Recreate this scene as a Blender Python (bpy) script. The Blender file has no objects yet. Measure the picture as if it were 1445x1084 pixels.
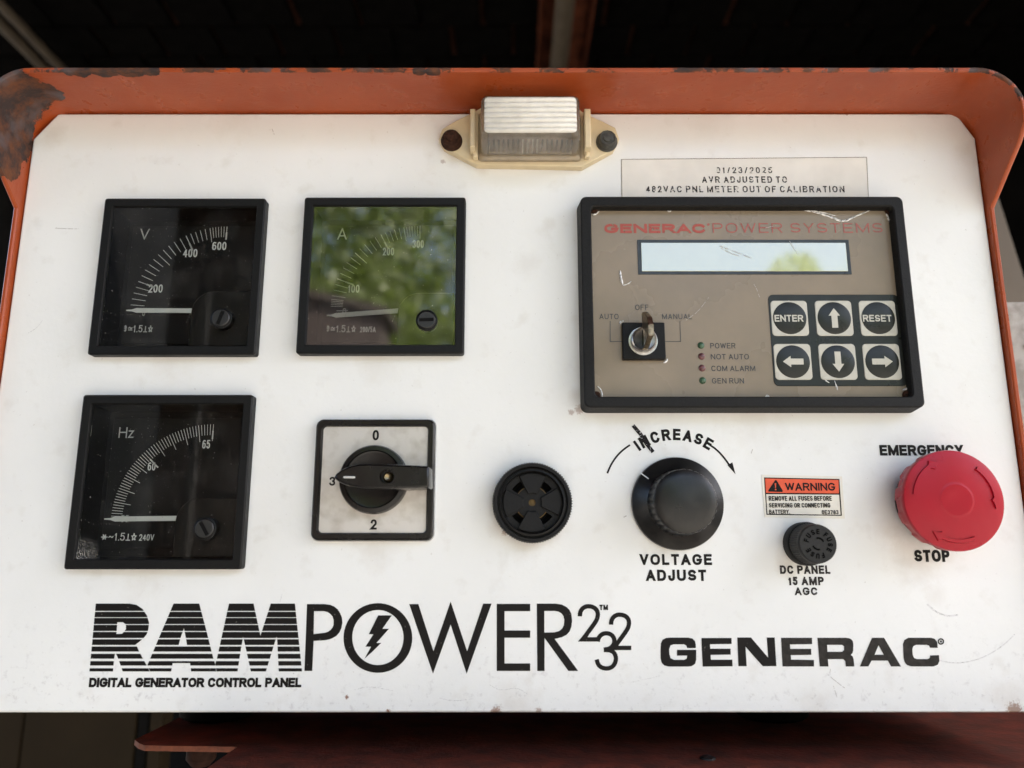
import bpy, bmesh, math, random
from mathutils import Vector, noise
from math import sin, cos, pi, radians, sqrt, atan2, tan

scene = bpy.context.scene
COL = scene.collection
random.seed(7)

# ------------------------------------------------------------------ camera
F_PX, CX, CY = 1092.0, 722.5, 542.0            # photo 1445 x 1084
PITCH = math.atan(225 / F_PX)
D = 0.327                                       # camera to panel (72 mm meters fix the scale)
ZC = 0.084                                      # camera height above the steel base
cam = bpy.data.cameras.new('camera'); cam.sensor_width = 36; cam.lens = 36 * F_PX / 1445
cam.clip_start = 0.01; cam.clip_end = 400
cam.dof.use_dof = True; cam.dof.focus_distance = 0.335; cam.dof.aperture_fstop = 8.0
camo = bpy.data.objects.new('camera', cam); COL.objects.link(camo)
camo.location = (0, -D, ZC); camo.rotation_euler = (radians(90) + PITCH, 0, 0)
scene.camera = camo

# ------------------------------------------------------------------ light
SUN_EL, SUN_AZ = radians(52), radians(62)       # sun stands behind and to the right, above the canopy: the panel is in open shade
world = bpy.data.worlds.new('World'); scene.world = world; world.use_nodes = True
wn = world.node_tree.nodes; wl = world.node_tree.links
sky = wn.new('ShaderNodeTexSky'); sky.sky_type = 'NISHITA'; sky.sun_disc = False
sky.sun_elevation = SUN_EL; sky.sun_rotation = SUN_AZ
sky.dust_density = 7.5; sky.air_density = 1.0; sky.ozone_density = 1.0
wl.new(sky.outputs[0], wn['Background'].inputs['Color']); wn['Background'].inputs['Strength'].default_value = 0.13
sun = bpy.data.lights.new('sun', 'SUN'); sun.energy = 5.0; sun.angle = radians(0.5); sun.color = (1, .95, .87)
suno = bpy.data.objects.new('sun', sun); COL.objects.link(suno)
sd = Vector((sin(SUN_AZ) * cos(SUN_EL), cos(SUN_AZ) * cos(SUN_EL), sin(SUN_EL)))
suno.rotation_euler = sd.to_track_quat('Z', 'Y').to_euler(); suno.location = (0, 0, 8)
vs = scene.view_settings
vs.view_transform = 'Standard'; vs.look = 'None'; vs.gamma = 1.0; vs.use_curve_mapping = False
vs.exposure = 3.11

# ------------------------------------------------------------------ pixel -> place
CT, ST = cos(PITCH), sin(PITCH)
def ray(px, py):
    x = (px - CX) / F_PX; y = (CY - py) / F_PX
    return x, CT - y * ST, y * CT + ST          # right, away, up
def P(px, py, h=0.0):                           # point h in front of the panel plane: (right, up) from the camera's foot
    x, y, z = ray(px, py); t = (D - h) / y
    return x * t, z * t
def at_z(px, py, z):                            # point on a level surface at height z
    x, y, zz = ray(px, py); t = (z - ZC) / zz
    return x * t, y * t - D
def at_y(px, py, Y):
    x, y, z = ray(px, py); t = (Y + D) / y
    return x * t, ZC + z * t

# ------------------------------------------------------------------ materials
MATS = {}
def mat(name, color, rough=.5, metal=0, var=.12, scale=300, spec=.5, bump=0, bscale=1500, col2=None, thr=None, rvar=.1, coat=0):
    if name in MATS: return MATS[name]
    m = bpy.data.materials.new(name); m.use_nodes = True; MATS[name] = m
    n = m.node_tree.nodes; l = m.node_tree.links; b = n['Principled BSDF']
    tc = n.new('ShaderNodeTexCoord')
    nz = n.new('ShaderNodeTexNoise'); nz.inputs['Scale'].default_value = scale; nz.inputs['Detail'].default_value = 5
    l.new(tc.outputs['Object'], nz.inputs['Vector'])
    cr = n.new('ShaderNodeValToRGB'); l.new(nz.outputs['Fac'], cr.inputs['Fac'])
    c2 = col2 or tuple(c * (1 - var) for c in color)
    lo, hi = thr or (.35, .68)
    cr.color_ramp.elements[0].position = lo; cr.color_ramp.elements[0].color = (*c2, 1)
    cr.color_ramp.elements[1].position = hi; cr.color_ramp.elements[1].color = (*color, 1)
    l.new(cr.outputs['Color'], b.inputs['Base Color'])
    mr = n.new('ShaderNodeMapRange'); mr.inputs['To Min'].default_value = max(.02, rough - rvar); mr.inputs['To Max'].default_value = min(1, rough + rvar)
    nz2 = n.new('ShaderNodeTexNoise'); nz2.inputs['Scale'].default_value = scale * .6; nz2.inputs['Detail'].default_value = 4
    l.new(tc.outputs['Object'], nz2.inputs['Vector'])
    l.new(nz2.outputs['Fac'], mr.inputs['Value']); l.new(mr.outputs[0], b.inputs['Roughness'])
    b.inputs['Metallic'].default_value = metal; b.inputs['Specular IOR Level'].default_value = spec
    b.inputs['Coat Weight'].default_value = coat
    if bump:
        bn = n.new('ShaderNodeTexNoise'); bn.inputs['Scale'].default_value = bscale; bn.inputs['Detail'].default_value = 3
        l.new(tc.outputs['Object'], bn.inputs['Vector'])
        bp = n.new('ShaderNodeBump'); bp.inputs['Strength'].default_value = bump; bp.inputs['Distance'].default_value = .0004
        l.new(bn.outputs['Fac'], bp.inputs['Height']); l.new(bp.outputs[0], b.inputs['Normal'])
    return m

class NT:                                       # small node-graph helper
    def __init__(s, m): s.n = m.node_tree.nodes; s.l = m.node_tree.links
    def val(s, v, sock):
        if hasattr(v, 'links'): s.l.new(v, sock)
        else: sock.default_value = v
    def math(s, op, a, b=0.0, c=None, clamp=False):
        x = s.n.new('ShaderNodeMath'); x.operation = op; x.use_clamp = clamp
        s.val(a, x.inputs[0]); s.val(b, x.inputs[1])
        if c is not None: s.val(c, x.inputs[2])
        return x.outputs[0]
    def noise(s, vec, scale, detail=4, rough=.55):
        x = s.n.new('ShaderNodeTexNoise'); x.inputs['Scale'].default_value = scale
        x.inputs['Detail'].default_value = detail; x.inputs['Roughness'].default_value = rough
        s.l.new(vec, x.inputs['Vector']); return x.outputs['Fac']
    def ramp(s, v, lo, hi, a=0., b=1.):
        x = s.n.new('ShaderNodeMapRange'); x.clamp = True
        s.val(v, x.inputs['Value']); x.inputs['From Min'].default_value = lo; x.inputs['From Max'].default_value = hi
        x.inputs['To Min'].default_value = a; x.inputs['To Max'].default_value = b; return x.outputs[0]
    def mix(s, f, a, b):
        x = s.n.new('ShaderNodeMix'); x.data_type = 'RGBA'; s.val(f, x.inputs[0])
        for v, i in ((a, 6), (b, 7)):
            if hasattr(v, 'links'): s.l.new(v, x.inputs[i])
            else: x.inputs[i].default_value = (*v, 1)
        return x.outputs[2]
    def near(s, vec, p, r, soft, nz, amt):      # blotch round a point with a ragged rim
        d = s.n.new('ShaderNodeVectorMath'); d.operation = 'DISTANCE'
        s.l.new(vec, d.inputs[0]); d.inputs[1].default_value = p
        q = s.math('ADD', d.outputs['Value'], s.math('MULTIPLY', s.math('SUBTRACT', nz, .5), amt))
        return s.ramp(q, r, r - soft)

def panel_material():
    m = bpy.data.materials.new('panel_white_enamel'); m.use_nodes = True
    t = NT(m); b = t.n['Principled BSDF']
    v = t.n.new('ShaderNodeTexCoord').outputs['Object']
    big = t.noise(v, 14, 5); mid = t.noise(v, 90, 5); fine = t.noise(v, 620, 4, .6); nz = t.noise(v, 1300, 5, .75)
    c = t.mix(t.ramp(big, .35, .7), (.795, .80, .785), (.745, .75, .735))
    c = t.mix(t.ramp(mid, .58, .76, 0, .4), c, (.60, .575, .53))
    c = t.mix(t.ramp(fine, .675, .74, 0, .5), c, (.30, .26, .22))
    # scuffs low down
    mp = t.n.new('ShaderNodeSeparateXYZ'); t.l.new(v, mp.inputs[0])
    low = t.ramp(mp.outputs['Z'], -.02, -.07)
    c = t.mix(t.math('MULTIPLY', low, t.ramp(t.noise(v, 260, 6, .7), .56, .68, 0, .55)), c, (.42, .40, .40))
    for p, r, a in RUST_SPOTS:
        c = t.mix(t.math('MULTIPLY', t.near(v, (p[0], 0, p[1]), r, r * .35, nz, r * 3.2), a), c, (.20, .07, .025))
    for p, r, a in DIRT_SPOTS:
        c = t.mix(t.math('MULTIPLY', t.near(v, (p[0], 0, p[1]), r, r * .9, t.noise(v, 120, 6, .7), r * 2.0), a * .6), c, (.40, .31, .22))
    t.l.new(c, b.inputs['Base Color'])
    t.l.new(t.ramp(t.noise(v, 60, 5), .3, .75, .28, .5), b.inputs['Roughness'])
    bp = t.n.new('ShaderNodeBump'); bp.inputs['Strength'].default_value = .12; bp.inputs['Distance'].default_value = .0006
    t.l.new(t.noise(v, 330, 3), bp.inputs['Height']); t.l.new(bp.outputs[0], b.inputs['Normal'])
    return m

def hood_material():
    m = bpy.data.materials.new('orange_brown_paint'); m.use_nodes = True
    t = NT(m); b = t.n['Principled BSDF']
    v = t.n.new('ShaderNodeTexCoord').outputs['Object']
    nz = t.noise(v, 230, 8, .72); big = t.noise(v, 30, 4)
    c = t.mix(t.ramp(big, .35, .7), (.345, .064, .015), (.295, .051, .0115))
    c = t.mix(t.ramp(t.noise(v, 500, 4), .66, .74, 0, .6), c, (.28, .06, .02))
    mask = None
    for p, r, amt in CHIPS:
        k = t.near(v, p, r, r * .04, nz, amt)
        mask = k if mask is None else t.math('MAXIMUM', mask, k)
    b.inputs['Specular IOR Level'].default_value = .35
    sp = t.n.new('ShaderNodeSeparateXYZ'); t.l.new(v, sp.inputs[0])
    lip = t.math('ADD', sp.outputs['Y'], t.math('MULTIPLY', t.math('SUBTRACT', t.noise(v, 900, 5, .7), .5), .003))
    mask = t.math('MAXIMUM', mask, t.math('MULTIPLY', t.ramp(lip, -(H_TOP - .0009), -(H_TOP - .0006)), t.ramp(t.noise(v, 75, 5, .7), .50, .54)))
    rust = t.mix(t.ramp(t.noise(v, 130, 6, .7), .4, .62), (.035, .022, .02), (.13, .045, .018))
    rust = t.mix(t.ramp(t.noise(v, 55, 4), .55, .7), rust, (.10, .085, .09))
    c = t.mix(mask, c, rust)
    t.l.new(c, b.inputs['Base Color'])
    t.l.new(t.math('ADD', t.ramp(t.noise(v, 120, 4), .3, .7, .24, .42), t.math('MULTIPLY', mask, .4)), b.inputs['Roughness'])
    # brushed-on paint relief and a step where the paint has flaked
    mpn = t.n.new('ShaderNodeMapping'); mpn.inputs['Scale'].default_value = (1, 1.6, 1)
    t.l.new(v, mpn.inputs[0])
    h = t.math('ADD', t.math('MULTIPLY', t.noise(mpn.outputs[0], 420, 4), .35), t.math('MULTIPLY', t.math('SUBTRACT', 1.0, mask), 1.2))
    h = t.math('ADD', h, t.math('MULTIPLY', t.math('MULTIPLY', mask, t.noise(v, 380, 5, .7)), 1.0))
    bp = t.n.new('ShaderNodeBump'); bp.inputs['Strength'].default_value = .5; bp.inputs['Distance'].default_value = .0007
    t.l.new(h, bp.inputs['Height']); t.l.new(bp.outputs[0], b.inputs['Normal'])
    return m

def glass_material(name, dust=.05, corner=None, ior=1.55, rough=.012, tint=(.93, .95, .94)):
    m = bpy.data.materials.new(name); m.use_nodes = True
    t = NT(m); t.n.remove(t.n['Principled BSDF']); out = t.n['Material Output']
    v = t.n.new('ShaderNodeTexCoord').outputs['Object']
    fr = t.n.new('ShaderNodeFresnel'); fr.inputs['IOR'].default_value = ior
    tr = t.n.new('ShaderNodeBsdfTransparent'); tr.inputs[0].default_value = (*tint, 1)
    gl = t.n.new('ShaderNodeBsdfGlossy'); gl.inputs['Roughness'].default_value = rough
    df = t.n.new('ShaderNodeBsdfDiffuse'); df.inputs[0].default_value = (.62, .60, .56, 1)
    mx = t.n.new('ShaderNodeMixShader'); t.l.new(fr.outputs[0], mx.inputs[0]); t.l.new(tr.outputs[0], mx.inputs[1]); t.l.new(gl.outputs[0], mx.inputs[2])
    k = t.ramp(t.noise(v, 1500, 2, .6), .70, .76, 0, .55)
    k = t.math('ADD', k, t.ramp(t.noise(v, 45, 4), .5, .8, 0, dust))
    if corner:
        k = t.math('ADD', k, t.math('MULTIPLY', t.near(v, corner[0], corner[1], corner[1] * .8, t.noise(v, 300, 5), corner[1] * .7), t.ramp(t.noise(v, 1900, 2), .47, .6, 0, .6)))
    mx2 = t.n.new('ShaderNodeMixShader'); t.l.new(t.math('MINIMUM', k, 1.0), mx2.inputs[0]); t.l.new(mx.outputs[0], mx2.inputs[1]); t.l.new(df.outputs[0], mx2.inputs[2])
    t.l.new(mx2.outputs[0], out.inputs['Surface'])
    return m

def worn_ink(name, color, wear, scale):         # print rubbed away in flecks: clear where it is gone
    m = bpy.data.materials.new(name); m.use_nodes = True
    t = NT(m); b = t.n['Principled BSDF']
    v = t.n.new('ShaderNodeTexCoord').outputs['Object']
    b.inputs['Base Color'].default_value = (*color, 1); b.inputs['Roughness'].default_value = .6; b.inputs['Specular IOR Level'].default_value = .15
    t.l.new(t.ramp(t.noise(v, scale, 4, .6), wear - .03, wear + .03), b.inputs['Alpha'])
    return m

def lens_material(name='clear_ribbed_lens', lo=.08, hi=.3, white=(.80, .77, .71), dmix=.5):
    m = bpy.data.materials.new(name); m.use_nodes = True
    t = NT(m); t.n.remove(t.n['Principled BSDF']); out = t.n['Material Output']
    v = t.n.new('ShaderNodeTexCoord').outputs['Object']
    tr = t.n.new('ShaderNodeBsdfTransparent'); tr.inputs[0].default_value = (.90, .87, .82, 1)
    tl = t.n.new('ShaderNodeBsdfTranslucent'); tl.inputs[0].default_value = (*white, 1)
    df = t.n.new('ShaderNodeBsdfDiffuse'); df.inputs[0].default_value = (*white, 1)
    gl = t.n.new('ShaderNodeBsdfGlossy'); gl.inputs['Roughness'].default_value = .08
    fr = t.n.new('ShaderNodeFresnel'); fr.inputs['IOR'].default_value = 1.6
    a = t.n.new('ShaderNodeMixShader'); a.inputs[0].default_value = dmix; t.l.new(tl.outputs[0], a.inputs[1]); t.l.new(df.outputs[0], a.inputs[2])
    b = t.n.new('ShaderNodeMixShader'); t.l.new(t.ramp(t.noise(v, 180, 5), .3, .75, lo, hi), b.inputs[0])
    t.l.new(tr.outputs[0], b.inputs[1]); t.l.new(a.outputs[0], b.inputs[2])
    c = t.n.new('ShaderNodeMixShader'); t.l.new(fr.outputs[0], c.inputs[0]); t.l.new(b.outputs[0], c.inputs[1]); t.l.new(gl.outputs[0], c.inputs[2])
    t.l.new(c.outputs[0], out.inputs['Surface'])
    return m

# ------------------------------------------------------------------ things and parts
def tag(o, label=None, cat=None, group=None, kind=None):
    if label: o['label'] = label
    if cat: o['category'] = cat
    if group: o['group'] = group
    if kind: o['kind'] = kind
    return o
class Thing:
    def __init__(s, name, label, cat, px=None, py=None, h=0.0, origin=None, group=None):
        s.o = bpy.data.objects.new(name, None); COL.objects.link(s.o); s.o.empty_display_size = .01
        s.ox, s.oz = origin if origin else P(px, py, h)
        s.o.location = (s.ox, 0, ZC + s.oz)
        tag(s.o, label, cat, group)
    def L(s, px, py, h=0.0):
        x, z = P(px, py, h); return x - s.ox, z - s.oz
    def part(s, name, me, m, parent=None, label=None, kind=None):
        ob = bpy.data.objects.new(name, me); COL.objects.link(ob); ob.parent = parent or s.o
        if m and not me.materials: me.materials.append(m)
        return tag(ob, label, kind=kind)

def mesh(name, verts, faces, smooth=True, ang=35):
    me = bpy.data.meshes.new(name); me.from_pydata(verts, [], faces)
    bm = bmesh.new(); bm.from_mesh(me); bmesh.ops.recalc_face_normals(bm, faces=bm.faces); bm.to_mesh(me); bm.free()
    if smooth:
        me.polygons.foreach_set('use_smooth', [True] * len(me.polygons)); me.set_sharp_from_angle(angle=radians(ang))
    me.update(); return me
def V(a, b, h): return (a, -h, b)
def loft(loops, cap0=False, cap1=True, ring=True, ang=35, name='loft'):
    vs_, fs = [], []; n = len(loops[0])
    for lp in loops: vs_ += [V(*p) for p in lp]
    for i in range(len(loops) - 1):
        for j in range(n if ring else n - 1):
            k = (j + 1) % n
            fs.append((i * n + j, i * n + k, (i + 1) * n + k, (i + 1) * n + j))
    if cap0: fs.append(tuple(range(n))[::-1])
    if cap1: fs.append(tuple(range((len(loops) - 1) * n, len(loops) * n)))
    return mesh(name, vs_, fs, ang=ang)
def join(*ms):
    bm = bmesh.new()
    for m in ms: bm.from_mesh(m)
    me = bpy.data.meshes.new('joined'); bm.to_mesh(me); bm.free()
    me.polygons.foreach_set('use_smooth', [True] * len(me.polygons)); me.set_sharp_from_angle(angle=radians(35))
    return me
def rrect(cx, cy, w, h, r, n=4):
    pts = []
    for sx, sy, a0 in ((1, 1, 0), (-1, 1, 90), (-1, -1, 180), (1, -1, 270)):
        for i in range(n + 1):
            a = radians(a0 + 90 * i / n)
            pts.append((cx + sx * (w / 2 - r) + r * cos(a), cy + sy * (h / 2 - r) + r * sin(a)))
    return pts
def lift(pts, h): return [(p[0], p[1], h) for p in pts]
def box2(x0, x1, y0, y1, h0, h1, bev=.0003, r=None):
    w, h, cx, cy = x1 - x0, y1 - y0, (x0 + x1) / 2, (y0 + y1) / 2
    r = r or min(w, h) * .08
    return loft([lift(rrect(cx, cy, w, h, r), h0), lift(rrect(cx, cy, w, h, r), h1 - bev),
                 lift(rrect(cx, cy, w - 2 * bev, h - 2 * bev, max(r - bev, 1e-5)), h1)])
def circ(cx, cy, r, n=48, a0=0, wob=None):
    return [(cx + r * (1 + (wob(i) if wob else 0)) * cos(a0 + 2 * pi * i / n), cy + r * (1 + (wob(i) if wob else 0)) * sin(a0 + 2 * pi * i / n)) for i in range(n)]
def lathe(cx, cy, prof, n=64, cap0=False, cap1=True, wob=None, ang=35):     # prof: (r, h[, knurl amount])
    return loft([lift(circ(cx, cy, p[0], n, wob=(lambda i, k=p[2]: wob(i) * k) if wob and len(p) > 2 else None), p[1]) for p in prof], cap0, cap1, ang=ang)
def wbox(x0, x1, y0, y1, z0, z1, bev=0):        # box in plain world axes
    bm = bmesh.new(); bmesh.ops.create_cube(bm, size=1)
    for v in bm.verts: v.co = Vector(((x0 + x1) / 2 + v.co.x * (x1 - x0), (y0 + y1) / 2 + v.co.y * (y1 - y0), (z0 + z1) / 2 + v.co.z * (z1 - z0)))
    if bev: bmesh.ops.bevel(bm, geom=bm.edges[:], offset=bev, segments=2, affect='EDGES')
    me = bpy.data.meshes.new('box'); bm.to_mesh(me); bm.free(); return me
def obj(name, me, m, loc=(0, 0, 0), **kw):
    o = bpy.data.objects.new(name, me); COL.objects.link(o); o.location = loc
    if m and not me.materials: me.materials.append(m)
    return tag(o, **kw)

# ------------------------------------------------------------------ flat print: polygons filled row by row
def area(lp): return sum(lp[i][0] * lp[(i + 1) % len(lp)][1] - lp[(i + 1) % len(lp)][0] * lp[i][1] for i in range(len(lp))) / 2
def fill(outers, holes=(), bands=None, rows=0, clip=None):
    edges, ys = [], set()
    for sgn, group in ((1, outers), (-1, holes)):
        for lp in group:
            lp = lp if area(lp) * sgn > 0 else lp[::-1]
            for i in range(len(lp)):
                a, b = lp[i], lp[(i + 1) % len(lp)]
                if abs(a[1] - b[1]) > 1e-9:
                    edges.append((a, b) if a[1] < b[1] else (b, a)); edges[-1] += (1 if a[1] < b[1] else -1,)
                ys.add(round(a[1], 8))
    lo, hi = min(ys), max(ys)
    if clip: lo, hi = clip
    if rows: ys |= {round(lo + (hi - lo) * i / rows, 8) for i in range(rows + 1)}
    quads = []
    for b0, b1 in (bands or [(lo, hi)]):
        yy = sorted({b0, b1} | {y for y in ys if b0 < y < b1})
        for y0, y1 in zip(yy, yy[1:]):
            if y1 - y0 < 2e-8: continue
            ym = (y0 + y1) / 2; act = []
            for a, b, s in edges:
                if a[1] < ym < b[1]:
                    f = lambda y: a[0] + (b[0] - a[0]) * (y - a[1]) / (b[1] - a[1])
                    act.append((f(ym), f(y0), f(y1), s))
            act.sort(); w = 0
            for e in act:
                if w == 0: st = e
                w += e[3]
                if w == 0: quads.append(((st[1], y0), (e[1], y0), (e[2], y1), (st[2], y1)))
    return quads
def print_mesh(quads, h, back=.00003):
    vs_, fs = [], []
    for q in quads:
        k = len(vs_); vs_ += [V(x, y, h) for x, y in q]; fs.append((k, k + 1, k + 2, k + 3))
    me = bpy.data.meshes.new('print'); me.from_pydata(vs_, [], fs)
    bm = bmesh.new(); bm.from_mesh(me); bmesh.ops.remove_doubles(bm, verts=bm.verts, dist=1e-7)
    bmesh.ops.dissolve_degenerate(bm, dist=1e-7, edges=bm.edges[:])
    bmesh.ops.recalc_face_normals(bm, faces=bm.faces)
    for f in bm.faces:
        if f.normal.y > 0: f.normal_flip()
    bm.to_mesh(me); bm.free(); return me

# stroke alphabet: skeletons in a unit box, grown to a chosen weight
def AR(cx, cy, rx, ry, a0, a1, n=10, e=.86):
    out = []
    for i in range(n + 1):
        a = radians(a0 + (a1 - a0) * i / n); c, s = cos(a), sin(a)
        out.append((cx + rx * math.copysign(abs(c) ** e, c), cy + ry * math.copysign(abs(s) ** e, s)))
    return out
O_ = [AR(.5, .5, .5, .5, 90, 450, 28)]
GL = {
 'A': (.74, [[(-.06, -.12), (.5, 1.0), (1.06, -.12)], [(.2, .3), (.8, .3)]]),
 'B': (.70, [[(0, 0), (0, 1), (.55, 1)] + AR(.55, .765, .38, .235, 90, -90, 8) + [(0, .53)], [(.5, .53)] + AR(.58, .265, .42, .265, 90, -90, 8) + [(0, 0)]]),
 'C': (.74, [AR(.5, .5, .5, .5, 35, 325, 22)]),
 'D': (.72, [[(0, 0), (0, 1), (.45, 1)] + AR(.45, .5, .55, .5, 90, -90, 14) + [(0, 0)]]),
 'E': (.64, [[(1, 1), (0, 1), (0, 0), (1, 0)], [(0, .52), (.9, .52)]]),
 'F': (.60, [[(1, 1), (0, 1), (0, 0)], [(0, .52), (.85, .52)]]),
 'G': (.78, [AR(.5, .5, .5, .5, 38, 330, 22) + [(1, .45), (.58, .45)]]),
 'H': (.72, [[(0, 0), (0, 1)], [(1, 0), (1, 1)], [(0, .52), (1, .52)]]),
 'I': (0, [[(.5, 0), (.5, 1)]]),
 'J': (.56, [[(1, 1), (1, .35)] + AR(.5, .33, .5, .33, 0, -180, 10)]),
 'K': (.72, [[(0, 0), (0, 1)], [(1.05, 1.1), (.1, .38)], [(.35, .58), (1.08, -.1)]]),
 'L': (.58, [[(0, 1), (0, 0), (1, 0)]]),
 'M': (.88, [[(0, 0), (0, 1)], [(1, 0), (1, 1)], [(0, 1.05), (.5, .05), (1, 1.05)]]),
 'N': (.74, [[(0, 0), (0, 1)], [(1, 0), (1, 1)], [(-.02, 1.04), (1.02, -.04)]]),
 'O': (.78, O_), 'Q': (.78, O_ + [[(.6, .28), (1.02, -.08)]]),
 'P': (.67, [[(0, 0), (0, 1), (.55, 1)] + AR(.55, .735, .45, .265, 90, -90, 10) + [(0, .47)]]),
 'R': (.72, [[(0, 0), (0, 1), (.55, 1)] + AR(.55, .745, .43, .255, 90, -90, 10) + [(0, .49)], [(.55, .49), (1.03, -.1)]]),
 'S': (.68, [AR(.5, .74, .46, .26, 25, 270, 14) + AR(.5, .26, .48, .22, 90, -155, 14)[1:]]),
 'T': (.64, [[(0, 1), (1, 1)], [(.5, 0), (.5, 1)]]),
 'U': (.72, [[(0, 1), (0, .36)] + AR(.5, .36, .5, .36, 180, 360, 12) + [(1, 1)]]),
 'V': (.70, [[(-.05, 1.12), (.5, 0), (1.05, 1.12)]]),
 'W': (1.0, [[(-.03, 1.12), (.25, 0), (.5, .96), (.75, 0), (1.03, 1.12)]]),
 'X': (.70, [[(-.06, 1.08), (1.06, -.08)], [(1.06, 1.08), (-.06, -.08)]]),
 'Y': (.68, [[(-.07, 1.12), (.5, .42), (1.07, 1.12)], [(.5, .45), (.5, 0)]]),
 'Z': (.64, [[(0, 1), (1, 1), (0, 0), (1, 0)]]),
 'z': (.45, [[(0, .66), (1, .66), (0, 0), (1, 0)]]),
 '0': (.56, O_), '1': (.36, [[(.1, .74), (.62, 1), (.62, 0)]]),
 '2': (.56, [AR(.5, .7, .47, .3, 170, -25, 12) + [(.02, 0), (1, 0)]]),
 '3': (.56, [AR(.47, .76, .45, .24, 165, -90, 12) + AR(.47, .26, .5, .26, 90, -165, 12)]),
 '4': (.58, [[(.74, 0), (.74, 1.0), (0, .28), (1, .28)]]),
 '5': (.56, [[(.92, 1), (.16, 1), (.06, .5)] + AR(.47, .33, .5, .33, 130, -160, 14)]),
 '6': (.56, [AR(.5, .31, .5, .31, 90, 450, 18), AR(.56, .5, .56, .5, 62, 200, 10)]),
 '7': (.56, [[(0, 1), (1, 1), (.35, -.05)]]),
 '8': (.58, [AR(.5, .76, .44, .24, 90, 450, 16), AR(.5, .26, .5, .26, 90, 450, 16)]),
 '9': (.56, [AR(.5, .69, .5, .31, 90, 450, 18), AR(.44, .5, .56, .5, 20, -118, 10)]),
 '.': (0, [[(.5, 0), (.5, .02)]]), '/': (.4, [[(-.05, -.06), (1.05, 1.06)]]), '-': (.4, [[(0, .45), (1, .45)]]),
 '~': (.6, [[(0, .42), (.15, .55), (.35, .55), (.65, .4), (.85, .4), (1, .55)]]),
 '_|_': (.55, [[(0, .0), (1, 0)], [(.5, 0), (.5, .85)]]),
 '*': (.62, [[(.5, 1), (.65, .62), (1, .6), (.72, .36), (.85, 0), (.5, .2), (.15, 0), (.28, .36), (0, .6), (.35, .62), (.5, 1)]]),
 '>|': (.8, [[(0, .45), (1, .45)], [(.3, .75), (.3, .15), (.68, .45), (.3, .75)], [(.7, .75), (.7, .15)]]),
 '~=': (.6, [[(0, .3), (1, .3)], [(0, .6), (.3, .75), (.7, .5), (1, .65)]]),
 '%%': (.5, [[(.2, .9), (.8, .8)], [(.1, .6), (.9, .6)], [(.2, .2), (.8, .3)], [(.5, .1), (.5, 1)]]),
}
def stroke_loops(pts, w, cap=True):
    r = w / 2; loops = []; q = [pts[0]]
    for p in pts[1:]:
        if (p[0] - q[-1][0]) ** 2 + (p[1] - q[-1][1]) ** 2 > (w * .02) ** 2: q.append(p)
    if len(q) < 2: return []
    closed = (q[0][0] - q[-1][0]) ** 2 + (q[0][1] - q[-1][1]) ** 2 < (w * .1) ** 2 and len(q) > 3
    dirs = []
    for a, b in zip(q, q[1:]):
        d = (b[0] - a[0], b[1] - a[1]); L = math.hypot(*d); dirs.append((d[0] / L, d[1] / L))
    for i, (a, b) in enumerate(zip(q, q[1:])):
        d = dirs[i]; n = (-d[1] * r, d[0] * r)
        e0 = r if cap and i == 0 and not closed else 0; e1 = r if cap and i == len(q) - 2 and not closed else 0
        a = (a[0] - d[0] * e0, a[1] - d[1] * e0); b = (b[0] + d[0] * e1, b[1] + d[1] * e1)
        loops.append([(a[0] + n[0], a[1] + n[1]), (a[0] - n[0], a[1] - n[1]), (b[0] - n[0], b[1] - n[1]), (b[0] + n[0], b[1] + n[1])])
    js = [(i, i + 1) for i in range(len(dirs) - 1)] + ([(len(dirs) - 1, 0)] if closed else [])
    for i, j in js:
        d0, d1 = dirs[i], dirs[j]; cr = d0[0] * d1[1] - d0[1] * d1[0]; dt = d0[0] * d1[0] + d0[1] * d1[1]
        if abs(cr) < 1e-4: continue
        s = -1 if cr > 0 else 1; p = q[i + 1] if i + 1 < len(q) else q[0]
        if j == 0: p = q[0]
        n0 = (-d0[1] * r * s, d0[0] * r * s); n1 = (-d1[1] * r * s, d1[0] * r * s)
        a = (p[0] + n0[0], p[1] + n0[1]); b = (p[0] + n1[0], p[1] + n1[1])
        k = math.sqrt(max(1e-6, (1 + dt) / 2)); lp = [p, a]
        if k > .3:
            mx, my = n0[0] + n1[0], n0[1] + n1[1]; L = math.hypot(mx, my)
            lp.append((p[0] + mx / L * r / k, p[1] + my / L * r / k))
        lp.append(b); loops.append(lp)
    return loops
def glyph(c, W, H, w):                          # loops inside the box W x H
    out = []
    for st in GL[c][1]:
        out += stroke_loops([(w / 2 + x * (W - w), w / 2 + y * (H - w)) for x, y in st], w)
    return [lp for lp in out if abs(area(lp)) > 1e-14]
def layout(s, H, w, gap=.12, xs=1.0, space=.32):
    toks = s if isinstance(s, (list, tuple)) else list(s); x = 0; out = []
    for c in toks:
        if c == ' ': x += space * H * xs; continue
        W = max(GL[c][0] * H * xs, w); out.append((c, x, W)); x += W + gap * H * xs
    return out, x - gap * H * xs
def text_quads(s, x0, y0, width, H, weight, gap=.12, rows=14, slant=0.0):
    w = weight * H
    lo_, hi_ = .05, 8.0
    for _ in range(40):
        mid = (lo_ + hi_) / 2
        if layout(s, H, w, gap, mid)[1] < width: lo_ = mid
        else: hi_ = mid
    qs = []
    for c, x, W in layout(s, H, w, gap, lo_)[0]:
        for q in fill(glyph(c, W, H, w), rows=rows, clip=(0, H)):
            qs.append(tuple((x0 + x + a + slant * b, y0 + b) for a, b in q))
    return qs
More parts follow.
